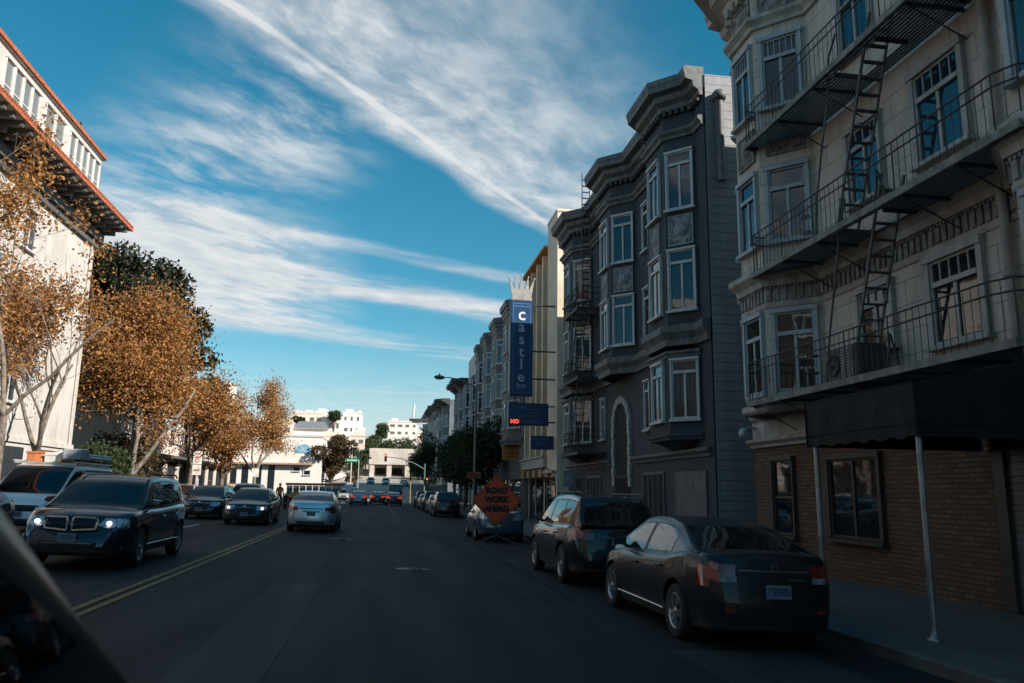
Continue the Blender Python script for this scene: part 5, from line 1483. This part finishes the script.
# big dark blue sport utility car coming towards us
def kidney(root, P, side, ys, col, hw):
    y1 = P['L']/2
    for s in (1,-1):
        b = MB(); ys_ = y1+.015
        pts = [(s*.045,.70),(s*.42,.73),(s*.44,.86),(s*.40,.925),(s*.06,.93),(s*.04,.86)]
        for (p,q) in zip(pts, pts[1:]+pts[:1]): b.bar((p[0],ys_-.16*abs(p[0])**1.5,p[1]),(q[0],ys_-.16*abs(q[0])**1.5,q[1]),.03,.05,up=(0,1,0))
        b.build('grille_frame', M_chrome, root)
        b = MB()
        for k in range(9): x = s*(.08+k*.04); b.box(x-.006,ys_-.06-.16*abs(x)**1.5,.71,x+.006,ys_-.02-.16*abs(x)**1.5,.92)
        b.build('grille_bars', M_trim, root)
        b = MB(); b.bar((s*.50,y1-.11,.55),(s*.86,y1-.30,.58),.025,.04); b.bar((s*.48,y1-.08,.36),(s*.84,y1-.27,.39),.025,.04); b.build('bumper_trim', M_chrome, root)
        b = MB(); b.obox((s*.66,y1-.17,.46),(.16,-s*.085,0),(0,.02,0),(0,0,.06)); b.build('air_intake', M_grille, root)
P = suv((.012,.022,.042), 'deep_navy', L=4.9, W=1.94, H=1.70, wb=2.93, metal=.35, prough=.2,
    lights=[('t',-2.7,-2.1,.90,1.10,.52),('h',2.02,2.75,.755,.905,.49)], lampm={'h':M_tailc},
    face=[(1,.04,.44,.70,.93,2,2) if False else (1,.03,.44,.70,.93,2), (1,0,.44,.36,.50,2)], plates=[(1,.50,.31),(-1,.8,.4)],
    extra=[kidney, lamp('headlamp_beam',(.60,2.335,.83),.042,E_head), badge(2.47,.99,.045,mat('badge_blue_white',(.30,.40,.55),.3),1), roof_rails, side_strip(.40,-1.2,1.2), chrome_strip(.01,.47,-.42,.42,.02,1)], spokes=7)
P['face'] = [(1,.03,.44,.70,.93,0,2),(1,0,.44,.35,.48,0,2)]
car('navy_suv', 'large dark navy sport utility car driving towards us with headlights on', P, -5.40, 17.85, False)
# white van behind it
def van_bits(root, P, side, ys, col, hw):
    b = MB()
    for y in (-1.9,-.9,.2,1.0): b.box(-.86,y-.03,P['H']+.02,.86,y+.03,P['H']+.09)
    for s in (1,-1): b.tube([(s*.86,-2.1,P['H']+.1),(s*.86,1.1,P['H']+.1)],.025,8)
    b.build('roof_rack', mat('rack_aluminium',(.55,.55,.54),.4,.5), root)
    for s in (1,-1):
        b = MB(); b.box(s*(hw-.005)-.012,-2.2,1.22,s*(hw-.005)+.012,.15,1.23); b.box(s*(hw-.02)-.012,-1.0,.5,s*(hw-.02)+.012,-.985,1.7); b.build('panel_groove', M_trim, root)
P = dict(L=5.1, W=1.98, H=1.93, wheels=(-1.65,1.62), wr=.34, col=('van_white',(.80,.81,.82)), sill=.24, prough=.35,
    top=[(-2.55,1.08),(-2.4,1.12),(0,1.12),(1.6,1.12),(1.95,1.10),(2.3,1.0),(2.5,.86),(2.55,.74)],
    plan=[(-2.55,.86),(-2.5,.95),(-2.3,.99),(1.4,1.0),(2.0,.96),(2.3,.88),(2.48,.78),(2.55,.66)], nose=(.10,.06), tail=(.02,.04), doors=(.35,1.5,-1.0),
    roof=[(-2.53,1.15),(-2.49,1.80),(-2.35,1.915),(-1,1.93),(.6,1.93),(1.05,1.88),(1.30,1.72),(2.10,1.10)], cabin=.84, glass_y=(-2.6,.45,1.75,1.02), pillars=[(.35,.46)],
    mirror=1.55, handles=(.55,), lights=[('h',2.18,2.75,.74,.98,.62),('t',-2.7,-2.40,.9,1.5,.82)], face=[(1,0,.5,.62,.80,0,2),(1,0,.6,.32,.46,0,1)], plates=[(1,.48,.4)], blind=True,
    lampm={'h':mat('van_lamp_lens',(.62,.50,.40),.1,.2,coat=1.0)}, mirm=M_trim, extra=[van_bits, lamp('headlamp_beam',(.80,2.33,.86),.06,E_head)])
car('white_van', 'white panel van with a loaded roof rack behind the navy sport utility car', P, -9.85, 26.6, False)
vz = zg(-9.85,26.6)+1.93+.10
def roof_thing(name, label, cat, x, y, fn, m, pn='body', z=None):
    t = thing(name, label, cat, (x, y, (z or vz)), (0,-.03,0)); b = MB(); fn(b); b.build(pn, m, t); return t
M_or = mat('safety_orange', (.45,.15,.05), .55, var=.2, scale=5); M_ow = mat('plastic_offwhite', (.58,.55,.50), .5, var=.15)
t = roof_thing('ladder', 'orange fibreglass ladder lying along the van roof rack', 'ladder', -9.35, 27.6, lambda b: [b.box(s*.19-.03,-1.7,.0,s*.19+.03,1.5,.09) for s in (-1,1)] + [b.box(-.17,-1.6+k*.3,.025,.17,-1.56+k*.3,.065) for k in range(11)], M_or, 'rails_and_rungs')
t = roof_thing('tool_box', 'off-white tool box on the van roof rack beside the orange crate', 'box', -9.75, 26.5, lambda b: (b.bbox(-.32,-.4,0,.32,.4,.30,.03), b.box(-.34,-.42,.20,.34,.42,.225)), M_ow, 'shell')
t = roof_thing('grey_case', 'mid grey square case at the middle of the van roof rack', 'case', -9.2, 26.2, lambda b: (b.bbox(-.28,-.3,0.09,.28,.3,.40,.03), b.box(-.29,-.31,.22,.29,.31,.24)), mat('case_grey',(.33,.34,.36),.5), 'shell')
t = roof_thing('orange_crate', 'bright orange crate standing on the van roof rack', 'crate', -10.35, 26.4, lambda b: (b.bbox(-.22,-.25,0,.22,.25,.32,.03), b.box(-.24,-.27,.26,.24,.27,.32), b.box(-.225,-.2,.1,.225,.2,.13)), M_or, 'shell')
t = roof_thing('pipe_bundle', 'pale pipes strapped along the van roof rack', 'pipes', -9.05, 28.0, lambda b: [b.tube([(dx,-1.2,.16+dz),(dx,.9,.16+dz)],.045,8) for dx,dz in ((-.05,0),(.05,0),(0,.085))], M_ow, 'pipes')
# dark car cut by the left edge
P = saloon((.016,.028,.042), 'ink_blue', L=4.7, W=1.82, H=1.41, metal=.3)
car('dark_car', 'dark blue saloon cut off by the left edge beside the navy sport utility car', P, -9.2, 18.3, False)
# queue coming the other way
P = saloon((.010,.013,.017), 'gloss_black', L=4.75, W=1.84, H=1.47, lampm={'h':M_tailc}, extra=[lamp('headlamp_beam',(.66,2.22,.68),.06,E_head), badge(2.44,.72,.05,M_chrome,1)])
blk = car('black_car', 'black saloon coming towards us with round headlights lit, next to the yellow line', P, -5.38, 36.3, False)
P = saloon((.022,.030,.040), 'slate_blue', L=4.7, W=1.83, H=1.48, metal=.4, extra=[chrome_strip(.02,.70,-.55,.55,.03,1), badge(2.42,.74,.05,M_chrome,1)])
dk = car('dark_car', 'slate blue saloon with a chrome grille bar, left of the black saloon', P, -7.95, 40.2, False)
P = saloon((.30,.31,.32), 'pale_grey', L=4.5, H=1.46)
pg = car('pale_car', 'pale grey car mostly hidden behind the slate blue saloon', P, -10.9, 47.5, False)
P = suv((.012,.022,.028), 'dark_teal', L=4.7, H=1.66)
ds = car('dark_suv', 'dark teal sport utility car showing between the two dark saloons', P, -7.9, 50.5, False)
P = saloon((.58,.56,.52), 'warm_white', L=4.6, H=1.46)
wc = car('white_car', 'white car parked at the left kerb beyond the black saloon', P, -11.5, 62, False)
# silver saloon ahead of us
def altima_tail(root, P, side, ys, col, hw):
    y0 = -P['L']/2
    chrome_strip(-.004,.60,-.30,.30,.19,-1,mat('silver_recess',(.30,.33,.36),.3,.5),'plate_recess')(root,P,side,ys,col,hw)
    chrome_strip(.006,.31,-.5,.5,.10,-1,M_trim,'lower_valance')(root,P,side,ys,col,hw)
    chrome_strip(.014,.84,-.42,.42,.03,-1,M_trim,'boot_strip')(root,P,side,ys,col,hw)
P = saloon((.58,.63,.68), 'silver_blue', L=4.85, W=1.83, H=1.47, wb=2.78, metal=.65, prough=.28, extra=[altima_tail],
    lights=[('t',-2.65,-2.05,.74,.93,.52),('h',2.0,2.6,.62,.78,.46)], lampm={'t':mat('tail_lamp_smoked',(.10,.015,.016),.12,coat=1.0)})
alt = car('silver_car', 'silver saloon driving ahead of us beside the yellow line', P, -2.45, 32.6, True)
# farther on
P = saloon((.28,.33,.37), 'far_silver', L=4.6, lampm={'t':E_tail}, metal=.5)
fs = car('silver_car', 'silver car with brake lights on, waiting at the crossing', P, -2.2, 87.0, True)
P = saloon((.03,.035,.045), 'far_dark', L=4.6, lampm={'t':E_tail})
fd = car('dark_car', 'dark car with bright brake lights waiting in our lane at the crossing', P, 1.55, 92.5, True)
P = saloon((.10,.05,.04), 'far_maroon', L=4.5, lampm={'t':E_tail})
car('maroon_car', 'maroon car with brake lights squeezed right of the silver car at the crossing', P, -.25, 95.5, True)
P2 = dict(L=5.1, W=2.0, H=2.45, wheels=(-1.65,1.62), wr=.36, col=('van_black',(.02,.022,.026)), sill=.28,
    top=[(-2.55,1.15),(-2.4,1.2),(1.6,1.2),(1.95,1.15),(2.3,1.05),(2.55,.8)], plan=[(-2.55,.9),(-2.4,.98),(1.4,1.0),(2.2,.92),(2.55,.7)], nose=(.10,.06), tail=(.02,.04), doors=(.35,1.5,-1.0),
    roof=[(-2.53,1.25),(-2.49,2.2),(-2.35,2.4),(-1,2.45),(.6,2.45),(1.05,2.35),(2.10,1.2)], cabin=.86, glass_y=(-2.4,.45,1.75,.9), pillars=[(.35,.46)], hatch=True,
    mirror=1.5, handles=(.5,), lights=[('t',-2.7,-2.40,1.0,1.5,.84),('h',2.2,2.7,.8,1.0,.6)], plates=[(-1,.6,.4)], lampm={'t':E_tail})
car('dark_van', 'tall dark van ahead of the dark car at the crossing', P2, 1.9, 106.0, True)
P = suv((.016,.017,.02), 'far_black', L=4.6)
fb = car('parked_suv', 'nearest of the dark cars parked along the right kerb beyond the lamp post', P, 4.55, 57, True)
G_pk = 'cars parked along the right kerb beyond the lamp post'
fb['group'] = G_pk
P = saloon((.42,.41,.40), 'far_paint_white', L=4.6)
fw = car('parked_car', 'white car parked second along the right kerb beyond the lamp post', P, 4.6, 65, True); fw['group'] = G_pk
def again(src, label, x, y, front=True, group=None):
    c = copy_tree(src); c.location = (x,y,zg(x,y)); f = 1 if y < 110 else 0
    sl = math.atan((zg(x,y+2)-zg(x,y-2))/4) if y > 112 else 0
    c.rotation_euler = (sl if front else -sl, (.03 if front else -.03)*f, 0 if front else math.pi); c['label'] = label
    if group: c['group'] = group
    elif 'group' in c: del c['group']
    return c
again(fb, 'dark sport utility car parked third along the right kerb', 4.6, 72.5, True, G_pk)
again(fw, 'white car parked fourth along the right kerb, just before the crossing', 4.6, 80.5, True, G_pk)
again(fb, 'dark sport utility car parked last before the crossing on the right', 4.6, 88, True, G_pk)
again(dk, 'dark oncoming car beyond the black sport utility, left of the silver waiting car', -5.2, 84, False)
again(wc, 'white oncoming car at the crossing beside the yellow line', -5.6, 92, False)
again(pg, 'pale grey car crossing ahead, left of the traffic light pole', -5.2, 122, False)
G_hl = 'cars on the sunlit road up the hill'
again(wc, 'white car on the sunlit hill road, lower of the two left of the crossing pole', -5.0, 146, False, G_hl)
again(pg, 'pale car parked on the sunlit hill road below the reddish tree', -8.0, 152, True, G_hl)
again(wc, 'white car under the concrete block at the top of the street', 1.2, 183, False, G_hl)
again(fs, 'silver car on the hill road left of the concrete pillars', -2.2, 186, False, G_hl)
again(wc, 'white car on the hill road in front of the right concrete pillar', 5.0, 176, True, G_hl)
# the car the picture is taken from
P = suv((.010,.011,.012), 'own_black', prough=.35, coat=.12, L=4.6, W=1.86, H=1.80, wb=2.7, doors=(-1.3,-.2,1.1),
    top=[(-2.3,1.0),(-2.2,1.08),(0,1.06),(1.2,1.09),(1.55,1.10),(1.9,.98),(2.15,.86),(2.3,.68)],
    roof=[(-2.2,1.1),(-2.0,1.6),(-1.8,1.74),(-1,1.80),(.05,1.80),(.40,1.745),(.60,1.655),(1.55,1.09)], glass_y=(-1.9,-1.8,1.38,.46), pillars=[(-.25,-.15),(-1.2,-1.1)], cabin=.84,
    mirror=1.0, handles=(-.9,.0), extra=[])
car('camera_car', 'blurred black car body at the lower left, close to the viewer', P, -1.31, .42)

# ================================================================== street furniture
M_steel = mat('street_steel', (.16,.17,.18), .5, .4, var=.25, scale=5, grime=.3)
# diamond road work sign on its stand
t = thing('road_work_sign', 'orange diamond ROAD WORK AHEAD sign on a folding stand in the kerb lane', 'sign', (3.88, 26.8, zg(3.88,26.8)))
h = .86; zc = 1.46
def diamond(r, y0, y1, m=0):
    b = MB(); c = .06; pts = []
    for dx, dz in ((0,-1),(1,0),(0,1),(-1,0)):
        for s in ((-1,1) if True else ()):
            ex, ez = (-dz, dx)
            pts.append((dx*(r-c)+ex*s*c*.9, y0, zc+dz*(r-c)+ez*s*c*.9))
    b.prism(pts, (0,y1-y0,0)); return b
diamond(h, -.006, .012).build('board', mat('sign_fluorescent_orange', (.95,.095,.025), .55, var=.12, scale=2), t)
Mk = mat('sign_black', (.02,.018,.016), .6)
for k, s in enumerate(('ROAD','WORK','AHEAD')): text_mesh(s, .255, 'lettering', Mk, t, face_mx((0,-.012,zc+.32-k*.30),(1,0,0)), .003, bold=.02)
b = MB(); r2 = h*.93
pp = [(0,-1),(1,0),(0,1),(-1,0)]
for (p,q) in zip(pp, pp[1:]+pp[:1]): b.bar((p[0]*r2,-.008,zc+p[1]*r2),(q[0]*r2,-.008,zc+q[1]*r2),.02,.004,up=(0,1,0))
b.build('border_line', Mk, t)
b = MB(); b.box(-.02,.014,.25,.02,.05,zc+.7); b.bar((-.6,.03,zc),(.6,.03,zc),.03); b.box(-.03,.01,.2,.03,.07,.6)
for x,y in ((-.75,-.55),(.75,-.55),(-.75,.65),(.75,.65)): b.bar((0,.04,.32),(x,y,.02),.03)
b.build('stand', M_iron, t)
# lamp post with a long arm
t = thing('street_lamp', 'tall grey street lamp with a curved arm and an orange plate on its post', 'street lamp', (6.15, 53.0, zg(6.15,53)+.14))
b = MB(); b.tube([(0,0,0),(0,0,4),(0,0,8.75)],[.10,.085,.06],12); b.lathe((0,0,0),(0,0,1),[(.18,0),(.18,.25),(.11,.4)],14); b.build('post', M_steel, t)
b = MB(); b.tube([(0,0,8.55),(-.5,0,8.85),(-1.2,0,9.12),(-1.9,0,9.22),(-2.35,0,9.22)],[.05,.045,.04,.035,.03],8); b.build('arm', M_steel, t)
b = MB(); b.lathe((-2.15,0,9.2),(-1,0,.02),[(.03,0),(.10,.08),(.16,.3),(.15,.55),(.06,.72),(0,.74)],14); b.lathe((-2.52,0,9.38),(0,0,1),[(.04,-.05),(.05,.08),(0,.10)],8); b.build('lamp_head', mat('lamp_head_dark',(.07,.08,.09),.5), t)
b = MB(); b.box(-.52,-.13,2.5,.42,-.11,2.95); b.box(-.05,-.11,2.55,.05,-.0,2.9); b.build('orange_plate', mat('plate_dull_orange',(.26,.07,.03),.6), t)
b = MB()
for k in range(2): b.box(-.40,-.137,2.62+k*.14,.30,-.131,2.68+k*.14)
b.build('lettering_strip', Mk, t)
# yellow hanging sign in front of the bay building
t = thing('yellow_sign', 'square yellow sign hanging under the bays just beyond the inn', 'sign', (9.15, 56.5, 3.85))
MB().bbox(-.62,-.06,0,.58,.06,1.15,.02).build('board', mat('sign_yellow',(.42,.22,.03),.5,var=.2), t)
b = MB()
for k, (x0, x1) in enumerate(((-.45,.4),(-.3,.2),(-.48,.42),(-.35,.25))): b.box(x0,-.068,.92-k*.23,x1,-.062,1.0-k*.23)
b.build('lettering_strip', mat('sign_brown',(.12,.06,.02),.6), t)
b = MB(); b.tube([(.0,0,1.14),(.0,0,1.8)],.03,6); b.build('bracket', M_iron, t)
# traffic lights at the crossing
def signal_head(root, x, y, z, lit='red', face=-1, s=1.0):
    b = MB(); b.bbox(x-.18*s,y-.12,z-.55*s,x+.18*s,y+.12,z+.55*s,.03)
    for k in range(3): b.lathe((x,y+face*.12,z+.34*s-k*.34*s),(0,face,0),[(.15*s,0),(.15*s,.14),(.135*s,.14),(.135*s,.01)],14)
    o = b.build('signal_head', mat('signal_dark',(.05,.045,.03),.5), root)
    for k, nm in enumerate(('red','amber','green')):
        m = emit('signal_red',(1,.10,.03),3.0) if nm == lit == 'red' else mat('lens_'+nm, {'red':(.16,.02,.02),'amber':(.2,.10,.02),'green':(.02,.13,.07)}[nm], .2)
        q = MB(); q.lathe((x,y+face*.125,z+.34*s-k*.34*s),(0,face,0),[(.13*s,0),(.09*s,.03),(0,.04)],14); q.build('lens', m, o)
t = thing('traffic_light', 'traffic light on a long green arm reaching over the street from the right corner', 'traffic light', (6.1, 113.5, zg(6.1,113.5)+.14))
M_tgreen = mat('signal_pole_green', (.10,.17,.15), .5, .3)
b = MB(); b.tube([(0,0,0),(0,0,5.4)],[.13,.10],12); b.tube([(0,0,4.6),(-1.6,0,5.5),(-3.3,0,6.05),(-5.4,0,6.3)],[.09,.08,.06,.05],8); b.build('pole', M_tgreen, t)
signal_head(t, -5.5, -.1, 6.15); signal_head(t, .35, -.25, 3.0, s=.8)
t2 = thing('traffic_light', 'traffic light on the median pole with a green street name plate and white notice', 'traffic light', (-4.05, 112.0, zg(-4.05,112)))
b = MB(); b.tube([(0,0,0),(0,0,7.6)],[.11,.08],12); b.tube([(1.0,.4,0),(1.0,.4,7.4)],.06,10); b.tube([(0,0,7.3),(1.0,.4,7.3)],.05,6); b.tube([(0,0,5.9),(1.0,.4,5.9)],.04,6); b.build('pole', mat('pole_pale',(.50,.48,.45),.5,.2), t2)
signal_head(t2, -.05, -.3, 6.75, lit=None, s=.9); signal_head(t2, 1.25, .2, 6.3, lit=None, s=.9)
MB().bbox(-.85,-.16,5.25,.95,-.12,5.72,.01).build('street_name_plate', mat('plate_green',(.02,.24,.13),.45), t2)
b = MB(); b.box(-.6,-.165,5.42,.7,-.161,5.55); b.build('lettering_strip', M_white, t2)
MB().bbox(-.5,-.16,1.1,.35,-.12,2.4,.01).build('white_notice', mat('notice_white',(.66,.63,.60),.5), t2)
t3 = thing('traffic_light', 'small amber traffic light hanging on the concrete block side of the crossing', 'traffic light', (4.3, 116.5, zg(4.3,116.5)))
b = MB(); b.tube([(0,0,0),(0,0,3.3)],[.07,.06],10); b.build('pole', mat('pole_yellowish',(.40,.26,.08),.5), t3); signal_head(t3, 0, -.2, 3.6, lit=None, s=.9)
# parking signs on the left pavement
def post_sign(name, label, x, y, zb, plates, hpost):
    t = thing(name, label, 'sign', (x, y, zg(-13,y)+.14)); b = MB(); b.tube([(0,0,0),(0,0,hpost)],.035,8); b.build('post', mat('post_pale',(.45,.44,.42),.5,.3), t)
    for (z0,z1,w,m) in plates:
        MB().bbox(-w/2,-.06,z0,w/2,-.04,z1,.005).build('plate', m, t)
    return t
Mpw = mat('plate_white',(.68,.64,.58),.5); Mpr = mat('plate_red_mark',(.40,.06,.05),.5)
t = post_sign('parking_sign', 'tall pair of white parking plates with red marks on a post before the orange trees', -13.4, 62, 0, [(2.0,2.75,.62,Mpw),(2.80,3.75,.62,Mpw)], 3.8)
b = MB()
for z in (3.5,3.25,2.3): b.box(-.2,-.066,z,.2,-.061,z+.10)
b.lathe((0,-.06,3.05),(0,-1,0),[(.16,0),(.16,.006),(.11,.006),(.11,0)],18); b.build('red_marks', Mpr, t)
t = post_sign('parking_sign', 'small white plate on a post beside the far shopfronts', -13.4, 90, 0, [(2.3,3.2,.75,Mpw)], 3.3)
t = thing('utility_cabinet', 'orange and white street cabinet under the low plane tree', 'cabinet', (-13.7, 79, zg(-13,79)+.14))
b = MB(); b.bbox(-.5,-.35,.1,.5,.35,1.5,.03); b.box(-.45,-.3,0,.45,.3,.1); b.build('casing', mat('cabinet_orange',(.45,.20,.10),.5), t)
b = MB(); b.box(-.42,-.362,.2,-.02,-.352,1.4); b.box(.02,-.362,.2,.42,-.352,1.4); b.box(-.08,-.375,.75,-.04,-.36,.9); b.build('door', mat('cabinet_pale',(.55,.50,.45),.5), t)
# long site barrier with a red top rail
t = thing('site_barrier', 'long white mesh site barrier with an orange-red top rail along the left lane', 'barrier', (-6.6, 81, zg(-6.6,81)))
b = MB()
for k in range(8): b.bbox(-2.4+k*.62,-.04,.45,-1.84+k*.62,.04,1.75,.02)
for k in range(4): b.box(-2.38+k*1.24,-.3,0,-2.30+k*1.24,.3,.45)
b.build('panels', mat('barrier_white',(.60,.56,.52),.6,var=.2), t)
b = MB()
for k in range(8):
    for q in range(2): b.box(-2.33+k*.62+q*.24,-.047,.95,-2.14+k*.62+q*.24,-.042,1.5)
b.build('mesh_opening', mat('barrier_dark',(.10,.10,.10),.7), t)
b = MB(); b.bbox(-2.5,-.07,1.78,3.1,.07,2.0,.02); b.build('top_rail', mat('barrier_red',(.60,.11,.05),.5), t)
# motorcycles / scooter by the barrier
t = thing('scooter', 'dark parked scooter with a yellow box, left of the white barrier', 'scooter', (-6.7, 62, zg(-6.7,62)), (0,0,.5))
b = MB()
for y in (-.62,.62): b.lathe((0,y,.26),(1,0,0),[(.16,-.06),(.24,-.06),(.26,0),(.24,.06),(.16,.06)],18)
b.build('wheel', M_tyre, t)
b = MB(); b.tube([(0,.62,.28),(0,.50,.7),(0,.42,1.0)],.06,8); b.tube([(-.32,.38,1.05),(.32,.38,1.05)],.03,8); b.bbox(-.14,-.2,.28,.14,.40,.40,.04); b.bbox(-.17,-.75,.35,.17,-.1,.75,.08); b.obox((0,.5,.62),(.20,0,0),(0,.03,-.01),(0,.06,.30)); b.build('body', paint('paint_scooter',(.02,.02,.022)), t)
b = MB(); b.bbox(-.15,-.72,.75,.15,-.05,.86,.04); b.build('seat', M_trim, t)
b = MB(); b.bbox(-.22,-1.05,.80,.22,-.68,1.2,.03); b.build('box', mat('box_yellow',(.62,.36,.05),.5), t)

# ================================================================== a road worker
def person(name, label, x, y, rot, joints, edges, radii, mats_fn, mats_, z=None):
    me = bpy.data.meshes.new(name); me.from_pydata(joints, edges, []); o = bpy.data.objects.new(name, me); COL.objects.link(o)
    sk = o.modifiers.new('skin', 'SKIN'); sk.use_smooth_shade = True
    for i, r in enumerate(radii): me.skin_vertices[0].data[i].radius = (r if isinstance(r, tuple) else (r, r))
    me.skin_vertices[0].data[0].use_root = True
    sb = o.modifiers.new('sub', 'SUBSURF'); sb.levels = sb.render_levels = 2
    dg = bpy.context.evaluated_depsgraph_get(); m2 = bpy.data.meshes.new_from_object(o.evaluated_get(dg)); bpy.data.objects.remove(o)
    for q in mats_: m2.materials.append(q)
    for p in m2.polygons: p.material_index = mats_fn(p.center)
    o = bpy.data.objects.new(name, m2); COL.objects.link(o); o.location = (x,y,z if z is not None else zg(x,y)); o.rotation_euler = (0,0,rot)
    return tag(o, label, 'person')
M_skin = mat('skin', (.42,.25,.18), .6); M_trou = mat('dark_trousers', (.03,.035,.045), .8); M_hiv = mat('orange_jacket', (.70,.17,.03), .7, var=.2, scale=5)
J = [(0,0,.95),(0,.0,1.15),(0,.01,1.40),(0,.0,1.52),(0,-.02,1.62),(0,-.02,1.72),
     (.19,0,1.43),(.25,-.03,1.17),(.24,-.14,.93),(.24,-.19,.84), (-.19,0,1.43),(-.25,.0,1.17),(-.25,-.06,.92),(-.25,-.09,.83),
     (.10,0,.90),(.12,-.04,.50),(.13,.03,.09),(.14,-.12,.04), (-.10,0,.90),(-.12,.02,.50),(-.13,.10,.09),(-.14,-.05,.04)]
Ed = [(0,1),(1,2),(2,3),(3,4),(4,5),(2,6),(6,7),(7,8),(8,9),(2,10),(10,11),(11,12),(12,13),(0,14),(14,15),(15,16),(16,17),(0,18),(18,19),(19,20),(20,21)]
Rr = [(.16,.12),(.16,.12),(.18,.12),.06,.095,.085,.08,.06,.045,.04,.08,.06,.045,.04,.10,.075,.05,.045,.10,.075,.05,.045]
def wm(c):
    if c.z > 1.55: return 2
    if c.z < .93 and not (abs(c.x) > .19 and c.z > .75): return 1
    if abs(c.x) > .19 and c.z < .90: return 2
    return 0
w = person('person', 'road worker in a bright orange jacket and dark trousers standing by the yellow-boxed scooter', -7.55, 63.5, .3, J, Ed, Rr, wm, [M_hiv, M_trou, M_skin])
b = MB(); b.lathe((0,-.02,1.70),(0,0,1),[(.115,0),(.115,.05),(.09,.10),(.04,.125),(0,.13)],14); b.box(-.07,-.20,1.70,.07,-.10,1.72); b.build('helmet', M_ow, w)
b = MB(); b.lathe((.04,-.112,1.665),(0,-1,0),[(.014,0),(.008,.008),(0,.01)],8); b.lathe((-.04,-.112,1.665),(0,-1,0),[(.014,0),(.008,.008),(0,.01)],8); b.build('eyes', M_under_, w)

S.render.film_transparent = False
S.cycles.max_bounces = 8; S.cycles.glossy_bounces = 4; S.cycles.transmission_bounces = 2
S.cycles.caustics_reflective = False; S.cycles.caustics_refractive = False; S.cycles.sample_clamp_indirect = 6
for o in list(bpy.data.objects):
    if o.type == 'MESH' and len(o.data.materials) == 0: print('no material', o.name)
